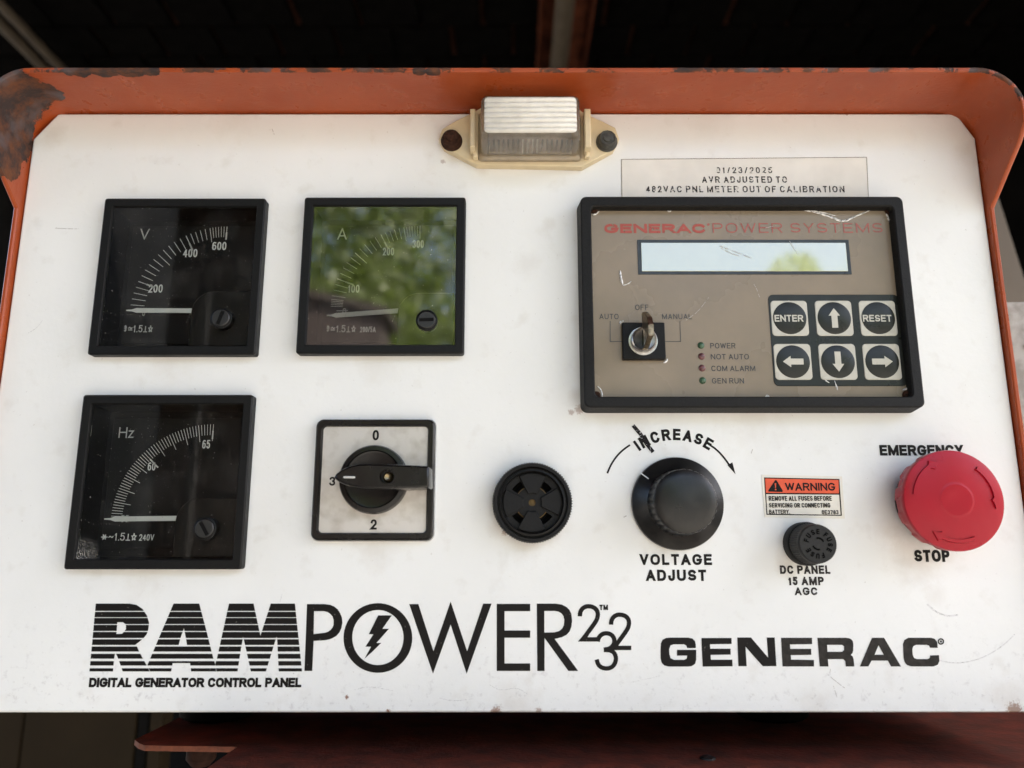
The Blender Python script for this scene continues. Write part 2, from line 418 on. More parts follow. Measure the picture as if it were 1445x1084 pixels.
def arc_quads(s, cx, cy, r, a_mid, H, weight, gap=.16, xs=1.0, rows=12, inward=False):
    items, tot = layout(s, H, weight * H, gap, xs); qs = []
    for c, x, W in items:
        a = a_mid - (x + W / 2 - tot / 2) / r
        for q in fill(glyph(c, W, H, weight * H), rows=rows, clip=(0, H)):
            o = []
            for px, py in q:
                u, v = px - W / 2, py
                o.append((cx + (r + v) * cos(a) + u * sin(a), cy + (r + v) * sin(a) - u * cos(a)))
            qs.append(tuple(o))
    return qs
def ptext(T, s, px0, px1, ytop, ybot, h, weight, m, parent=None, name='lettering', gap=.12, label=None, rows=14):
    x0, y0 = T.L(px0, ybot, h); x1, _ = T.L(px1, ybot, h); _, y1 = T.L((px0 + px1) / 2, ytop, h)
    return T.part(name, print_mesh(text_quads(s, x0, y0, x1 - x0, y1 - y0, weight, gap, rows), h), m, parent, label)
def ppoly(T, loops, h, m, holes=(), bands=None, parent=None, name='lettering', rows=0, cv=lambda p: p):
    f = lambda lp: [T.L(*cv(p), h) for p in lp]
    bb = [tuple(sorted((T.L(700, b0, h)[1], T.L(700, b1, h)[1]))) for b0, b1 in bands] if bands else None
    return T.part(name, print_mesh(fill([f(l) for l in loops], [f(l) for l in holes], bb, rows), h), m, parent)

# places of rust and wear (measured on the panel)
def pw(px, py, h=0): x, z = P(px, py, h); return (x, z)
RUST_SPOTS = [(pw(489, 984), .0009, .9), (pw(548, 1004), .0010, .9), (pw(700, 1005), .0022, .8), (pw(760, 1004), .0016, .6), (pw(1432, 1003), .0035, .8),
              (pw(818, 578), .0022, .5), (pw(806, 582), .0014, .5), (pw(712, 752), .0013, .5), (pw(625, 228), .0012, .45), (pw(1195, 161), .0007, .7), (pw(60, 175), .0012, .5)]
DIRT_SPOTS = [(pw(745, 372), .008, .22), (pw(527, 772), .012, .35), (pw(740, 768), .009, .35), (pw(1290, 790), .014, .38), (pw(935, 775), .01, .25), (pw(1060, 588), .02, .28), (pw(880, 590), .016, .26),
              (pw(1110, 800), .006, .4), (pw(680, 238), .004, .45), (pw(1320, 840), .006, .25), (pw(240, 512), .012, .25), (pw(530, 512), .012, .25), (pw(812, 560), .005, .45), (pw(1250, 750), .007, .3), (pw(700, 745), .005, .3),
              (pw(200, 812), .012, .2), (pw(1365, 215), .008, .3), (pw(75, 190), .008, .35), (pw(1150, 1000), .01, .3), (pw(730, 1000), .012, .35), (pw(330, 165), .014, .2), (pw(1000, 165), .014, .2), (pw(1420, 985), .009, .4), (pw(640, 225), .005, .4)]

M_INK = mat('black_screen_print', (.008, .007, .0065), .5, col2=(.14, .13, .12), thr=(.27, .33), scale=650, spec=.15)
M_BLK = mat('black_plastic', (.006, .006, .006), .5, var=.3, scale=900, bump=.08, spec=.22)
M_BLKM = mat('black_textured_plastic', (.008, .008, .008), .6, var=.5, scale=1200, bump=.35, bscale=2600, spec=.25)
M_GLOSSBLK = mat('glossy_black_plastic', (.007, .0062, .006), .24, var=.3, scale=200, rvar=.16, spec=.35)
M_DIAL = mat('dial_black', (.006, .006, .006), .7, var=.2, spec=.1)
M_WHITE = mat('dial_white_print', (.82, .82, .79), .55, var=.1)
M_DIM = mat('dial_faded_print', (.55, .55, .53), .55, var=.25, scale=900)
M_STEEL = mat('zinc_steel', (.55, .54, .52), .32, metal=1, var=.3, scale=500)
M_RUSTY = mat('rusty_steel', (.055, .022, .012), .85, spec=.2, var=.7, scale=700, bump=.9, bscale=900)

# ================================================================== the panel
LU = sum(P(x, y)[0] for x, y in ((45, 196), (21, 380), (1, 540))) / 3
RU = sum(P(x, y)[0] for x, y in ((1380, 195), (1428, 610))) / 2
TV = P(722, 160)[1]; BV = P(722, 1006)[1]
TLX = P(82, 160)[0]; TRX = P(1350, 160)[0]; TLZ = P(45, 196)[1]; TRZ = P(1380, 195)[1]
M_PANEL = panel_material()
panel = Thing('generator_control_panel', 'white enamelled generator control panel with black screen printed lettering, clipped top corners', 'control panel', origin=(0, 0))
outl = [(LU, BV), (RU, BV), (RU, TRZ), (TRX, TV), (TLX, TV), (LU, TLZ)]
def inset(lp, d):
    n = len(lp); out = []
    for i in range(n):
        p, a, b = lp[i], lp[i - 1], lp[(i + 1) % n]
        d0 = Vector((p[0] - a[0], p[1] - a[1])).normalized(); d1 = Vector((b[0] - p[0], b[1] - p[1])).normalized()
        n0 = Vector((-d0.y, d0.x)); n1 = Vector((-d1.y, d1.x)); m_ = (n0 + n1).normalized(); k = d / max(.2, m_.dot(n0))
        out.append((p[0] + m_.x * k, p[1] + m_.y * k))
    return out
METERS = {}                                      # name: front corners on the bezel plane
BZ_H = .005
def sq(tl, br):
    a, b = P(*tl, BZ_H), P(*br, BZ_H); return (a[0] + b[0]) / 2, (a[1] + b[1]) / 2
MC = {'V': sq((147, 279), (360.5, 501)), 'A': sq((430.5, 278), (653.5, 499)), 'H': sq((115, 559), (342, 801.5))}
holes = [[(c[0] - .033, c[1] - .033), (c[0] + .033, c[1] - .033), (c[0] + .033, c[1] + .033), (c[0] - .033, c[1] + .033)] for c in MC.values()]
RB = .0011
face = print_mesh(fill([inset(outl, RB)], holes), 0)
rim = loft([lift(inset(outl, RB * (1 - sin(a))), -RB * (1 - cos(a))) for a in [i * pi / 10 for i in range(6)]] + [lift(outl, -.012)], cap1=False, ang=50)
panel.part('sheet', join(face, rim), M_PANEL)

# ---- lettering traced from the photograph, laid on the sheet
EPS = .00012
z1 = lambda p: (110 + p[0] / 7.744, 840 + p[1] / 7.744)
z2 = lambda p: (270 + p[0] / 7.744, 840 + p[1] / 7.744)
rows_ = [(92, 172), (182, 241), (249, 316), (325, 391), (402, 468), (482, 544), (561, 616), (641, 694), (721, 769), (799, 833)]
rb = [(840 + a / 7.744, 840 + b / 7.744) for a, b in rows_]
ppoly(panel, [[(195, 92), (560, 92), (640, 106), (705, 150), (755, 225), (777, 300), (770, 370), (750, 430), (715, 470), (670, 510), (622, 545), (645, 562), (668, 615), (710, 695), (750, 765), (785, 835), (490, 835), (460, 750), (430, 670), (408, 625), (395, 690), (383, 835), (125, 835), (160, 470)]],
      EPS, M_INK, [[(430, 295), (490, 295), (523, 320), (525, 370), (505, 400), (480, 422), (420, 425)]], rb, cv=z1)
ppoly(panel, [[(1045, 92), (1325, 92), (1404, 390), (1479, 690), (1499, 752), (1510, 833), (1237, 833), (1225, 742), (1035, 742), (1018, 835), (790, 835), (758, 768), (790, 690)]],
      EPS, M_INK, [[(1158, 360), (1120, 470), (1100, 545), (1192, 545), (1180, 470)]], rb, cv=z1)
ppoly(panel, [[(412, 92), (680, 92), (755, 445), (868, 92), (1132, 92), (1210, 833), (955, 833), (938, 480), (930, 455), (880, 620), (815, 833), (650, 833), (600, 600), (566, 455), (540, 600), (505, 833), (275, 833), (262, 752), (280, 690)]],
      EPS, M_INK, [], rb, cv=z2)
z8 = lambda p: (420 + p[0] / 3.0104, 830 + p[1] / 3.0104)
ell = lambda cx, cy, rx, ry, n=56: [(cx + rx * cos(2 * pi * i / n), cy + ry * sin(2 * pi * i / n)) for i in range(n)]
ppoly(panel, [[(40, 68), (115, 68), (138, 71), (155, 78), (170, 90), (180, 105), (188, 125), (190, 147), (186, 170), (178, 188), (165, 203), (150, 212), (132, 219), (110, 222), (68, 224), (62, 352), (29, 352)]], EPS, M_INK,
      [[(70, 98), (112, 98), (127, 102), (138, 109), (148, 120), (153, 135), (153, 155), (148, 168), (140, 178), (128, 186), (115, 190), (68, 195)]], cv=z8)
ppoly(panel, [ell(341, 212, 146, 148)], EPS, M_INK, [ell(341, 210, 109, 117)], cv=z8)
ppoly(panel, [[(342, 116), (400, 116), (360, 173), (388, 173), (335, 233), (355, 233), (318, 270), (284, 300), (312, 249), (288, 249), (322, 196), (302, 196)]], EPS, M_INK, cv=z8)
ppoly(panel, [[(474, 68), (513, 68), (577, 268), (650, 57), (720, 268), (788, 66), (824, 66), (718, 364), (650, 155), (575, 364)]], EPS, M_INK, cv=z8)
ppoly(panel, [[(846, 67), (988, 67), (988, 98), (879, 98), (879, 180), (988, 180), (988, 211), (879, 211), (879, 320), (988, 320), (988, 352), (846, 352)]], EPS, M_INK, cv=z8)
ppoly(panel, [[(1016, 66), (1095, 66), (1122, 70), (1142, 80), (1155, 93), (1163, 110), (1166, 140), (1163, 165), (1155, 185), (1142, 199), (1122, 209), (1092, 216), (1192, 352), (1150, 352), (1049, 212), (1049, 352), (1018, 352)]], EPS, M_INK,
      [[(1048, 97), (1092, 97), (1108, 100), (1120, 107), (1129, 118), (1133, 135), (1131, 158), (1124, 172), (1112, 182), (1092, 188), (1048, 189)]], cv=z8)
z3 = lambda p: (780 + p[0] / 5.1607, 840 + p[1] / 5.1607)
def chaikin(p, k=2):
    for _ in range(k):
        q = [p[0]]
        for a, b in zip(p, p[1:]): q += [(a[0] * .75 + b[0] * .25, a[1] * .75 + b[1] * .25), (a[0] * .25 + b[0] * .75, a[1] * .25 + b[1] * .75)]
        p = q + [p[-1]]
    return p
def pstroke(T, paths, w, h, m, cv=lambda p: p, cap=False, name='lettering', rows=60, parent=None, extra=()):
    lps = []
    for pt in paths: lps += stroke_loops(pt, w, cap)
    lps += list(extra)
    f = [[T.L(*cv(p), h) for p in lp] for lp in lps]
    return T.part(name, print_mesh(fill(f, rows=rows), h), m, parent)
tw = lambda dx, dy: chaikin([(198 + dx, 154 + dy), (199 + dx, 128 + dy), (212 + dx, 100 + dy), (238 + dx, 83 + dy), (265 + dx, 80 + dy), (300 + dx, 88 + dy), (324 + dx, 112 + dy), (330 + dx, 143 + dy), (322 + dx, 178 + dy), (300 + dx, 212 + dy)])
pstroke(panel, [tw(0, 0) + [(222, 318)], tw(227, 61) + [(450, 379)], [(250, 322), (340, 322)], [(430, 384), (572, 384)],
                chaikin([(327, 338), (334, 310), (355, 286), (385, 276), (420, 282), (444, 305), (451, 338), (441, 366), (415, 390), (372, 397)]),
                chaikin([(372, 399), (415, 400), (446, 416), (462, 452), (456, 495), (432, 525), (395, 536), (355, 528), (330, 505), (320, 468)])],
        32, EPS, M_INK, cv=z3, rows=120, extra=[[(184, 338), (235, 275), (262, 293), (252, 306), (250, 338)]])
ppoly(panel, [[(785, 400), (788, 350), (800, 325), (825, 312), (855, 309), (985, 309), (1018, 316), (1036, 335), (1042, 360), (1042, 385), (980, 385), (972, 366), (955, 358), (880, 358), (858, 366), (848, 392), (850, 432), (858, 458), (882, 471), (960, 471), (976, 462), (980, 440), (905, 440), (905, 398), (1045, 398), (1045, 470), (1037, 500), (1012, 517), (985, 520), (845, 520), (812, 512), (793, 492), (786, 460)]], EPS, M_INK, cv=z3)
ppoly(panel, [[(1083, 312), (1302, 312), (1303, 355), (1145, 357), (1147, 390), (1295, 390), (1296, 433), (1150, 435), (1152, 470), (1308, 470), (1310, 518), (1092, 520)]], EPS, M_INK, cv=z3)
z4 = lambda p: (1040 + p[0] / 4.8167, 880 + p[1] / 4.8167)
M_INK2 = mat('faded_screen_print', (.030, .026, .023), .5, var=.6, scale=420, spec=.2)
ppoly(panel, [[(2, 95), (95, 95), (212, 232), (203, 95), (256, 95), (268, 290), (175, 290), (58, 158), (66, 290), (10, 290)]], EPS, M_INK, cv=z4)
ppoly(panel, [[(300, 97), (510, 97), (511, 140), (360, 142), (362, 172), (504, 172), (505, 213), (366, 215), (368, 245), (523, 248), (524, 292), (310, 292)]], EPS, M_INK2, cv=z4)
ppoly(panel, [[(547, 97), (740, 97), (762, 100), (778, 108), (788, 122), (791, 140), (790, 185), (785, 202), (773, 212), (787, 224), (793, 245), (798, 292), (740, 292), (736, 255), (722, 242), (618, 242), (622, 292), (563, 292)]], EPS, M_INK2, [[(613, 145), (715, 145), (728, 155), (728, 180), (715, 192), (615, 192)]], cv=z4)
ppoly(panel, [[(918, 97), (1000, 97), (1115, 292), (1047, 292), (1025, 252), (915, 252), (893, 292), (835, 292)]], EPS, M_INK2, [[(962, 148), (997, 212), (935, 212)]], cv=z4)
ppoly(panel, [[(1165, 97), (1320, 97), (1345, 105), (1360, 125), (1365, 165), (1312, 165), (1305, 150), (1290, 145), (1215, 145), (1198, 155), (1192, 175), (1195, 215), (1205, 235), (1225, 242), (1295, 242), (1310, 235), (1312, 217), (1373, 215), (1376, 255), (1365, 280), (1335, 292), (1185, 292), (1155, 282), (1140, 262), (1133, 235), (1128, 140), (1138, 112)]], EPS, M_INK2, cv=z4)
ppoly(panel, [ell(1386, 122, 22, 22, 24)], EPS, M_INK2, [ell(1386, 122, 13, 13, 20)], cv=z4)
ppoly(panel, [ell(1386, 122, 7, 8, 14)], EPS, M_INK2, cv=z4)
ptext(panel, 'TM', 846, 858, 853.5, 861, EPS, .26, M_INK)
ptext(panel, 'DIGITAL GENERATOR CONTROL PANEL', 125, 425, 956.5, 970, EPS, .27, M_INK, gap=.02)
ptext(panel, 'VOLTAGE', 903, 1005, 782, 797.5, EPS, .24, M_INK, gap=.16)
ptext(panel, 'ADJUST', 912, 997, 804, 820, EPS, .24, M_INK, gap=.16)
ptext(panel, 'EMERGENCY', 1242, 1360, 628, 643, EPS, .25, M_INK, gap=.07)
ptext(panel, 'STOP', 1291, 1341, 776, 793, EPS, .25, M_INK, gap=.09)
M_INKF = worn_ink('flecked_screen_print', (.03, .027, .026), .34, 1300)
ptext(panel, 'DC PANEL', 1101, 1172, 798, 810, EPS, .24, M_INKF, gap=.12)
ptext(panel, '15 AMP', 1113, 1163, 814, 826, EPS, .24, M_INKF, gap=.14)
ptext(panel, 'AGC', 1122, 1154, 829, 840, EPS, .24, M_INKF, gap=.14)
# INCREASE on its arc, the two arc lines and the felt-pen stroke
kx, ky = P(955, 708); kr = P(955, 620)[1] - P(955, 708)[1]
panel.part('lettering', print_mesh(arc_quads('INCREASE', kx, ky, kr * .985, radians(90.5), P(955, 601)[1] - P(955, 617)[1], .235, gap=.16, xs=1.03), EPS), M_INK)
def arcpx(cx, cy, r, a0, a1, n=18): return [(cx + r * cos(radians(a0 + (a1 - a0) * i / n)), cy - r * sin(radians(a0 + (a1 - a0) * i / n))) for i in range(n + 1)]
pstroke(panel, [chaikin([(857, 668), (862, 656), (870, 644), (879, 635), (889, 628)])], 2.6, EPS, M_INK, rows=60, name='arc_line')
pstroke(panel, [chaikin([(1001, 627.5), (1012, 635), (1022, 646), (1031, 659)])], 2.6, EPS, M_INK, rows=60, name='arrow_line', extra=[[(1026.5, 656.5), (1033.5, 652.5), (1038, 669.5)]])
M_PEN = worn_ink('felt_pen', (.012, .01, .012), .40, 1300)
pstroke(panel, [[(895, 602.5), (904, 613), (912, 626), (920, 636)]], 5.2, EPS * 1.8, M_PEN, rows=50, name='pen_stroke', cap=True)

# scratches and scuffs on the sheet
M_SCR = worn_ink('grey_scratch', (.46, .44, .42), .46, 900); M_SCR2 = worn_ink('faint_scuff', (.69, .685, .68), .46, 700)
for pth, w, m_ in (([(78, 322), (95, 323), (111, 323)], .8, M_SCR), ([(1308, 852), (1318, 862), (1335, 870), (1352, 868)], 2.5, M_SCR2), ([(1325, 932), (1350, 937), (1385, 930), (1415, 912), (1432, 895)], 1.6, M_SCR2),
                   ([(1168, 952), (1180, 962), (1192, 971)], .9, M_SCR), ([(1172, 944), (1171, 950)], .7, M_SCR), ([(1176, 968), (1181, 984)], .7, M_SCR), ([(890, 963), (915, 958), (930, 954)], .6, M_SCR2),
                   ([(384, 182), (387, 190)], .8, M_SCR), ([(880, 730), (884, 728)], 1.2, M_SCR), ([(500, 974), (520, 968), (555, 975)], .7, M_SCR2),
                   ([(690, 966), (705, 975), (730, 970), (745, 980)], .9, M_SCR2), ([(40, 470), (52, 463), (60, 452)], .8, M_SCR2), ([(1060, 640), (1062, 634)], 1.0, M_SCR), ([(620, 985), (640, 990), (668, 986)], 1.2, M_SCR2),
                   ([(395, 850), (398, 838)], .8, M_SCR2)):
    pstroke(panel, [chaikin(pth, 2)], w, EPS * .6, m_, rows=24, name='scratch')

# ================================================================== hood and box behind the panel
SG = .0004; TH = .0021
z_top = TV + SG
rz = ray(722, 101); H_TOP = D - z_top * rz[1] / rz[2]
rr = ray(1444, 178); H_SIDE = D - (RU + SG) * rr[1] / rr[0]

Z_A = P(1444, 178, H_SIDE)[1]; Z_B = P(1399, 292, .004)[1]
RC = .0165
path = []
def add_path():
    L, R, T = LU - SG, RU + SG, z_top
    for z in [BV - .002 + (Z_B - BV + .002) * i / 6 for i in range(7)]: path.append((L, z, -1, 0))
    for z in [Z_B + (T - RC - Z_B) * i / 5 for i in range(1, 6)]: path.append((L, z, -1, 0))
    for i in range(1, 12): a = pi - i * pi / 24; path.append((L + RC + RC * cos(a), T - RC + RC * sin(a), cos(a), sin(a)))
    for i in range(25): path.append((L + RC + (R - L - 2 * RC) * i / 24, T, 0, 1))
    for i in range(1, 12): a = pi / 2 - i * pi / 24; path.append((R - RC + RC * cos(a), T - RC + RC * sin(a), cos(a), sin(a)))
    for z in [Z_B + (T - RC - Z_B) * i / 5 for i in range(5, 0, -1)]: path.append((R, z, 1, 0))
    for z in [BV - .002 + (Z_B - BV + .002) * i / 6 for i in range(6, -1, -1)]: path.append((R, z, 1, 0))
add_path()
def hfront(z): return .003 + (H_TOP - .003) * min(1, max(0, (z - Z_B) / (Z_A - Z_B)))
loops = []
for x, z, nx, nz_ in path:
    hf = hfront(z) if nz_ < .99 else H_TOP
    w = .0004 * noise.noise((x * 90, z * 90, 3.1)); hf += w * .6
    loops.append([(x, z, -.10), (x, z, hf - .0005), (x + nx * .0005, z + nz_ * .0005, hf), (x + nx * (TH - .0005), z + nz_ * (TH - .0005), hf), (x + nx * TH, z + nz_ * TH, hf - .0005), (x + nx * TH, z + nz_ * TH, -.10)])
CHIPS = []
def chip(px, py, h, r, amt): x, z = P(px, py, h); CHIPS.append(((x, -h, z), r, amt))
zl = z_top - RC
CHIPS.append(((LU + .002, -.020, z_top - .004), .0165, .014))
CHIPS.append(((LU + .014, -.017, z_top), .0075, .010))
CHIPS.append(((LU - .001, -.012, z_top - .017), .0135, .010))
CHIPS.append(((LU - .001, -.014, z_top - .030), .0095, .010))
for i in range(11): chip(98 + i * 11.5, 101, H_TOP, .0034 + .0012 * sin(i * 1.9), .0062)
chip(590, 103, H_TOP, .0030, .004); chip(612, 103, H_TOP, .0034, .004)
M_HOOD = hood_material()
boxo = Thing('control_box', 'orange brown painted steel box with a projecting hood around the white panel, rusty corner', 'control box', origin=(0, 0))
boxo.part('hood', loft(loops, False, False, ring=False, ang=40), M_HOOD)
boxo.part('back_plate', wbox(LU + .001, RU - .001, .098, .1, BV - .002, z_top - .001), M_HOOD)
boxo.part('floor_plate', wbox(LU + .001, RU - .001, .014, .097, BV - .002, BV), M_HOOD)
for s, X in ((1, LU), (-1, RU)):
    g = [(X - s * .0002, z_top - .0002), (X + s * .022, z_top - .0002), (X - s * .0002, z_top - .022)]
    g = g if area(g) > 0 else g[::-1]
    boxo.part('corner_gusset', loft([lift(g, -.016), lift(g, -.0135)], ang=20), M_HOOD)

# ================================================================== panel meters
def dial_mesh_ticks(T, cpx, cpy, rpx_top, h, ticks, wide):
    cx, cz = T.L(cpx, cpy, h); R = T.L(cpx, rpx_top, h)[1] - cz; lps = []
    for a, l0, l1, w in ticks:                  # angle from the zero side, inner and outer radius as fractions
        a = radians(180 - a)
        lps.append(stroke_loops([(cx + R * l0 * cos(a), cz + R * l0 * sin(a)), (cx + R * l1 * cos(a), cz + R * l1 * sin(a))], w, False)[0])
    qs = []
    for lp in lps: qs += fill([lp])
    return print_mesh(qs, h + .0001), (cx, cz, R)
M_GLASS = {'V': glass_material('volt_glass', .04), 'A': glass_material('amp_glass', .03, ior=2.15, rough=.035), 'H': None}
def meter(key, name, label, ticks, cpx, cpy, rtop, needle, screw, slot_deg, cover, texts):
    c = MC[key]; T = Thing(name, label, 'panel meter', origin=c)
    S = .072; GH = .0037; DH = -.0085          # glass height, dial depth
    hw = S / 2
    r0 = lambda w, r, h: lift(rrect(0, 0, w, w, r), h)
    bez = loft([r0(S, .0011, .0002), r0(S, .0011, BZ_H - .0006), r0(S - .0012, .0009, BZ_H), r0(S - .0072, .0006, BZ_H - .0001), r0(S - .0080, .0005, BZ_H - .0009), r0(S - .0082, .0005, GH - .0006)], False, False)
    T.part('bezel', bez, M_BLK)
    inner = S - .0084
    cav = loft([r0(inner + .0006, .0005, GH - .0004), r0(inner - .0012, .0005, DH - .0012)], False, True)
    T.part('case', cav, M_DIAL)
    # dial plate stops short of the case walls
    dp = box2(-inner / 2 + .0030, inner / 2 - .0020, -inner / 2 + .0040, inner / 2 - .0036, DH - .001, DH, .0002, .0005)
    T.part('dial', dp, M_DIALF)
    tm, (cx, cz, R) = dial_mesh_ticks(T, cpx, cpy, rtop, DH, ticks, 0)
    T.part('scale_marks', tm, M_WHITE)
    for s, x0, x1, y0, y1, wt, mm in texts: ptext(T, s, x0, x1, y0, y1, DH + .0001, wt, mm)
    # needle
    nh = DH + .0022
    (tx, ty), (sx, sy), (ex, ey) = [T.L(*p, nh) for p in needle]
    d = Vector((ex - sx, ey - sy)).normalized(); n = Vector((-d.y, d.x))
    w = .00105
    pts = [(tx, ty - .00022), (sx - d.x * .002, sy - .0004), (sx + n.x * -w, sy + n.y * -w), (ex - n.x * w, ey - n.y * w), (ex + n.x * w, ey + n.y * w), (sx + n.x * w, sy + n.y * w), (sx - d.x * .002, sy + .0004), (tx, ty + .00022)]
    T.part('needle', loft([lift(pts, nh - .0005), lift(pts, nh)], True, True, ang=20), M_NEEDLE)
    # movement cover in the lower right corner, with a rounded shoulder
    ch = GH - .0030
    x0, y1 = T.L(cover[0], cover[1], ch); x1 = inner / 2 - .0006; y0 = -inner / 2 + .0006; rad = .0095
    cl = [(x1, y0), (x1, y1)] + [(x0 + rad + rad * cos(radians(90 + 90 * i / 10)), y1 - rad + rad * sin(radians(90 + 90 * i / 10))) for i in range(11)] + [(x0, y0)]
    T.part('movement_cover', loft([lift(cl, DH + .0002), lift(cl, ch - .0004), lift(inset(cl, .0004), ch)], False, True, ang=25), M_COVER)
    # zero screw, seated in a collar that passes through the glass
    qx, qz = T.L(screw[0], screw[1], GH + .0005); sr = .0040
    T.part('screw_collar', lathe(qx, qz, [(sr + .0007, ch), (sr + .0007, GH + .0006), (sr + .0002, GH + .0008), (sr, GH + .0002)], 40, cap1=False), M_BLK)
    scr = T.part('zero_screw', lathe(qx, qz, [(sr - .0001, ch), (sr - .0001, GH + .0010), (sr - .0005, GH + .0014)], 40), M_COVER2)
    a = radians(slot_deg); sl = [(-.0026, -.00062), (.0026, -.00062), (.0026, .00062), (-.0026, .00062)]
    rot = lambda k: [(qx + k * (p[0] * cos(a) - p[1] * sin(a)), qz + k * (p[0] * sin(a) + p[1] * cos(a))) for p in sl]
    T.part('slot', loft([lift(rot(1.18), GH + .00142), lift(rot(1.18), GH + .0016), lift(rot(1.0), GH + .0016), lift(rot(1.0), GH + .00145)], False, True, ang=20), M_DIAL, scr)
    gm = M_GLASS[key]
    T.part('glass', loft([r0(S - .00805, .0005, GH - .0010), r0(S - .00805, .0005, GH)], False, True), gm)
    return T
M_DIALF = mat('dial_face', (.008, .008, .008), .7, var=.3, scale=120, spec=.15)
M_NEEDLE = mat('needle_white', (.78, .78, .74), .5, var=.06)
M_COVER = mat('cover_black', (.009, .009, .009), .38, spec=.2, var=.3, scale=200)
M_COVER2 = mat('screw_black', (.015, .015, .015), .45, var=.3, scale=800)
hx, hz = MC['H']
M_GLASS['H'] = glass_material('hertz_glass', .03, corner=((-.034, -.0037, -.034), .013))
def ticks_va():
    out = [(a, .845, 1.0, .00022) for a in (4.5, 8.5, 12.5, 16.5)]
    out += [(20.5, .80, 1.0, .0003)]
    out += [(20.5 + 42.5 * i / 10, .855 if i != 5 else .81, 1.0, .00024) for i in range(1, 10)] + [(63, .80, 1.0, .0003)]
    out += [(63 + 16 * i / 5, .865 if i < 5 else .83, 1.0, .00024) for i in range(1, 6)]
    out += [(79 + 11 * i / 6, .875, 1.0, .00022) for i in range(1, 6)] + [(90, .84, 1.0, .0003)]
    return out
maj = [(20.5, .80, .90, .0007), (63, .80, .90, .0007), (90, .845, .93, .0007)]
vt = meter('V', 'voltmeter', 'square black voltmeter marked V with a needle at zero on a 600 scale', ticks_va() + maj, 311, 440, 320, ((178, 438), (192, 438), (273, 438.5)), (312, 449), 72, (272, 411),
      [('V', 197, 210, 323, 338, .11, M_DIM), ('200', 209, 229, 401.5, 413, .15, M_WHITE), ('400', 258, 278, 351.5, 363, .15, M_WHITE), ('600', 299, 319, 341.5, 353, .15, M_WHITE),
       ('0', 200, 204.5, 437, 446, .16, M_DIM), (['%%', '~=', '1', '.', '5', '_|_', '*'], 174, 215, 459, 469, .13, M_DIM)])
red = [(a, .86, 1.0, .00018) for a in (1.2, 2.4, 3.6, 4.8, 6.0)]
at_ = meter('A', 'ammeter', 'square black ammeter marked A reflecting green trees, needle at zero on a 300 scale', ticks_va()[1:] + maj + red + [(-2.0, .80, .93, .0003)], 590, 435, 319, ((461, 445), (474, 445), (562, 438.5)), (602, 452), 2, (562, 413),
      [('A', 476, 489, 322, 338, .10, M_WHITE), ('100', 491, 507, 402, 413, .14, M_WHITE), ('200', 540, 556, 349.5, 360.5, .14, M_WHITE), ('300', 582, 598, 339, 350, .14, M_WHITE),
       ('0', 483, 488.5, 435, 444, .16, M_DIM), (['%%', '~=', '1', '.', '5', '_|_', '*'], 460, 502, 459, 469, .13, M_WHITE), ('200/5A', 508, 530, 461, 469, .14, M_WHITE)])
th = []
for i in range(51):
    a = 1.5 + 42.5 * i / 25 if i <= 25 else 44 + 46 * (i - 25) / 25
    th.append((a, .885 if i % 5 else .82, 1.0, .00022))
th += [(44, .77, .90, .0006), (90, .84, .93, .0006)]
ht = meter('H', 'frequency_meter', 'square black frequency meter marked Hz with dust in its lower glass corner', th, 291, 732, 599, ((147, 732.5), (162, 732.5), (250, 731.5)), (289, 746), -58, (250, 703),
      [('Hz', 167, 188, 603, 618, .11, M_DIM), ('60', 208, 219, 652.5, 664, .14, M_WHITE), ('65', 285, 296, 621, 633, .14, M_WHITE), ('55', 170, 181, 727, 737, .15, M_DIM),
       (['>|', '~', '1', '.', '5', '_|_', '*'], 142, 192, 752, 763, .12, M_WHITE), ('240V', 196, 217, 754, 763, .13, M_WHITE)])

# ================================================================== paper notice behind the controller
M_PAPER = mat('clear_label_tape', (.77, .74, .68), .45, var=.12, scale=60)
note = Thing('paper_notice', 'typed calibration notice strip tucked along the top of the controller frame', 'notice', 1050, 250)
pl = [note.L(877, 225), note.L(1223, 222), note.L(1226, 300), note.L(878, 300)][::-1]
note.part('strip', loft([lift(pl, .00003), lift(pl, .0002)], ang=20), M_PAPER)
edge = mat('label_edge_grime', (.20, .14, .09), .8, var=.5, scale=600)
for a, b in (((877, 225), (1223, 222)), ((877, 225), (878, 292)), ((1223, 222), (1226, 292))):
    pstroke(note, [[a, b]], .7, .00027, edge, rows=2, name='grimy_edge')
M_TYPE = worn_ink('worn_typing', (.03, .027, .03), .41, 700)
M_TYPE2 = worn_ink('very_worn_typing', (.04, .036, .036), .425, 620)
ptext(note, '01/23/2025', 1011, 1090, 236, 244.5, .0003, .16, M_TYPE2, gap=.3)
ptext(note, 'AVR ADJUSTED TO', 991, 1111, 249, 258, .0003, .17, M_TYPE, gap=.3)
ptext(note, '482VAC PNL METER OUT OF CALIBRATION', 912, 1192, 262.5, 271.5, .0003, .17, M_TYPE, gap=.3)

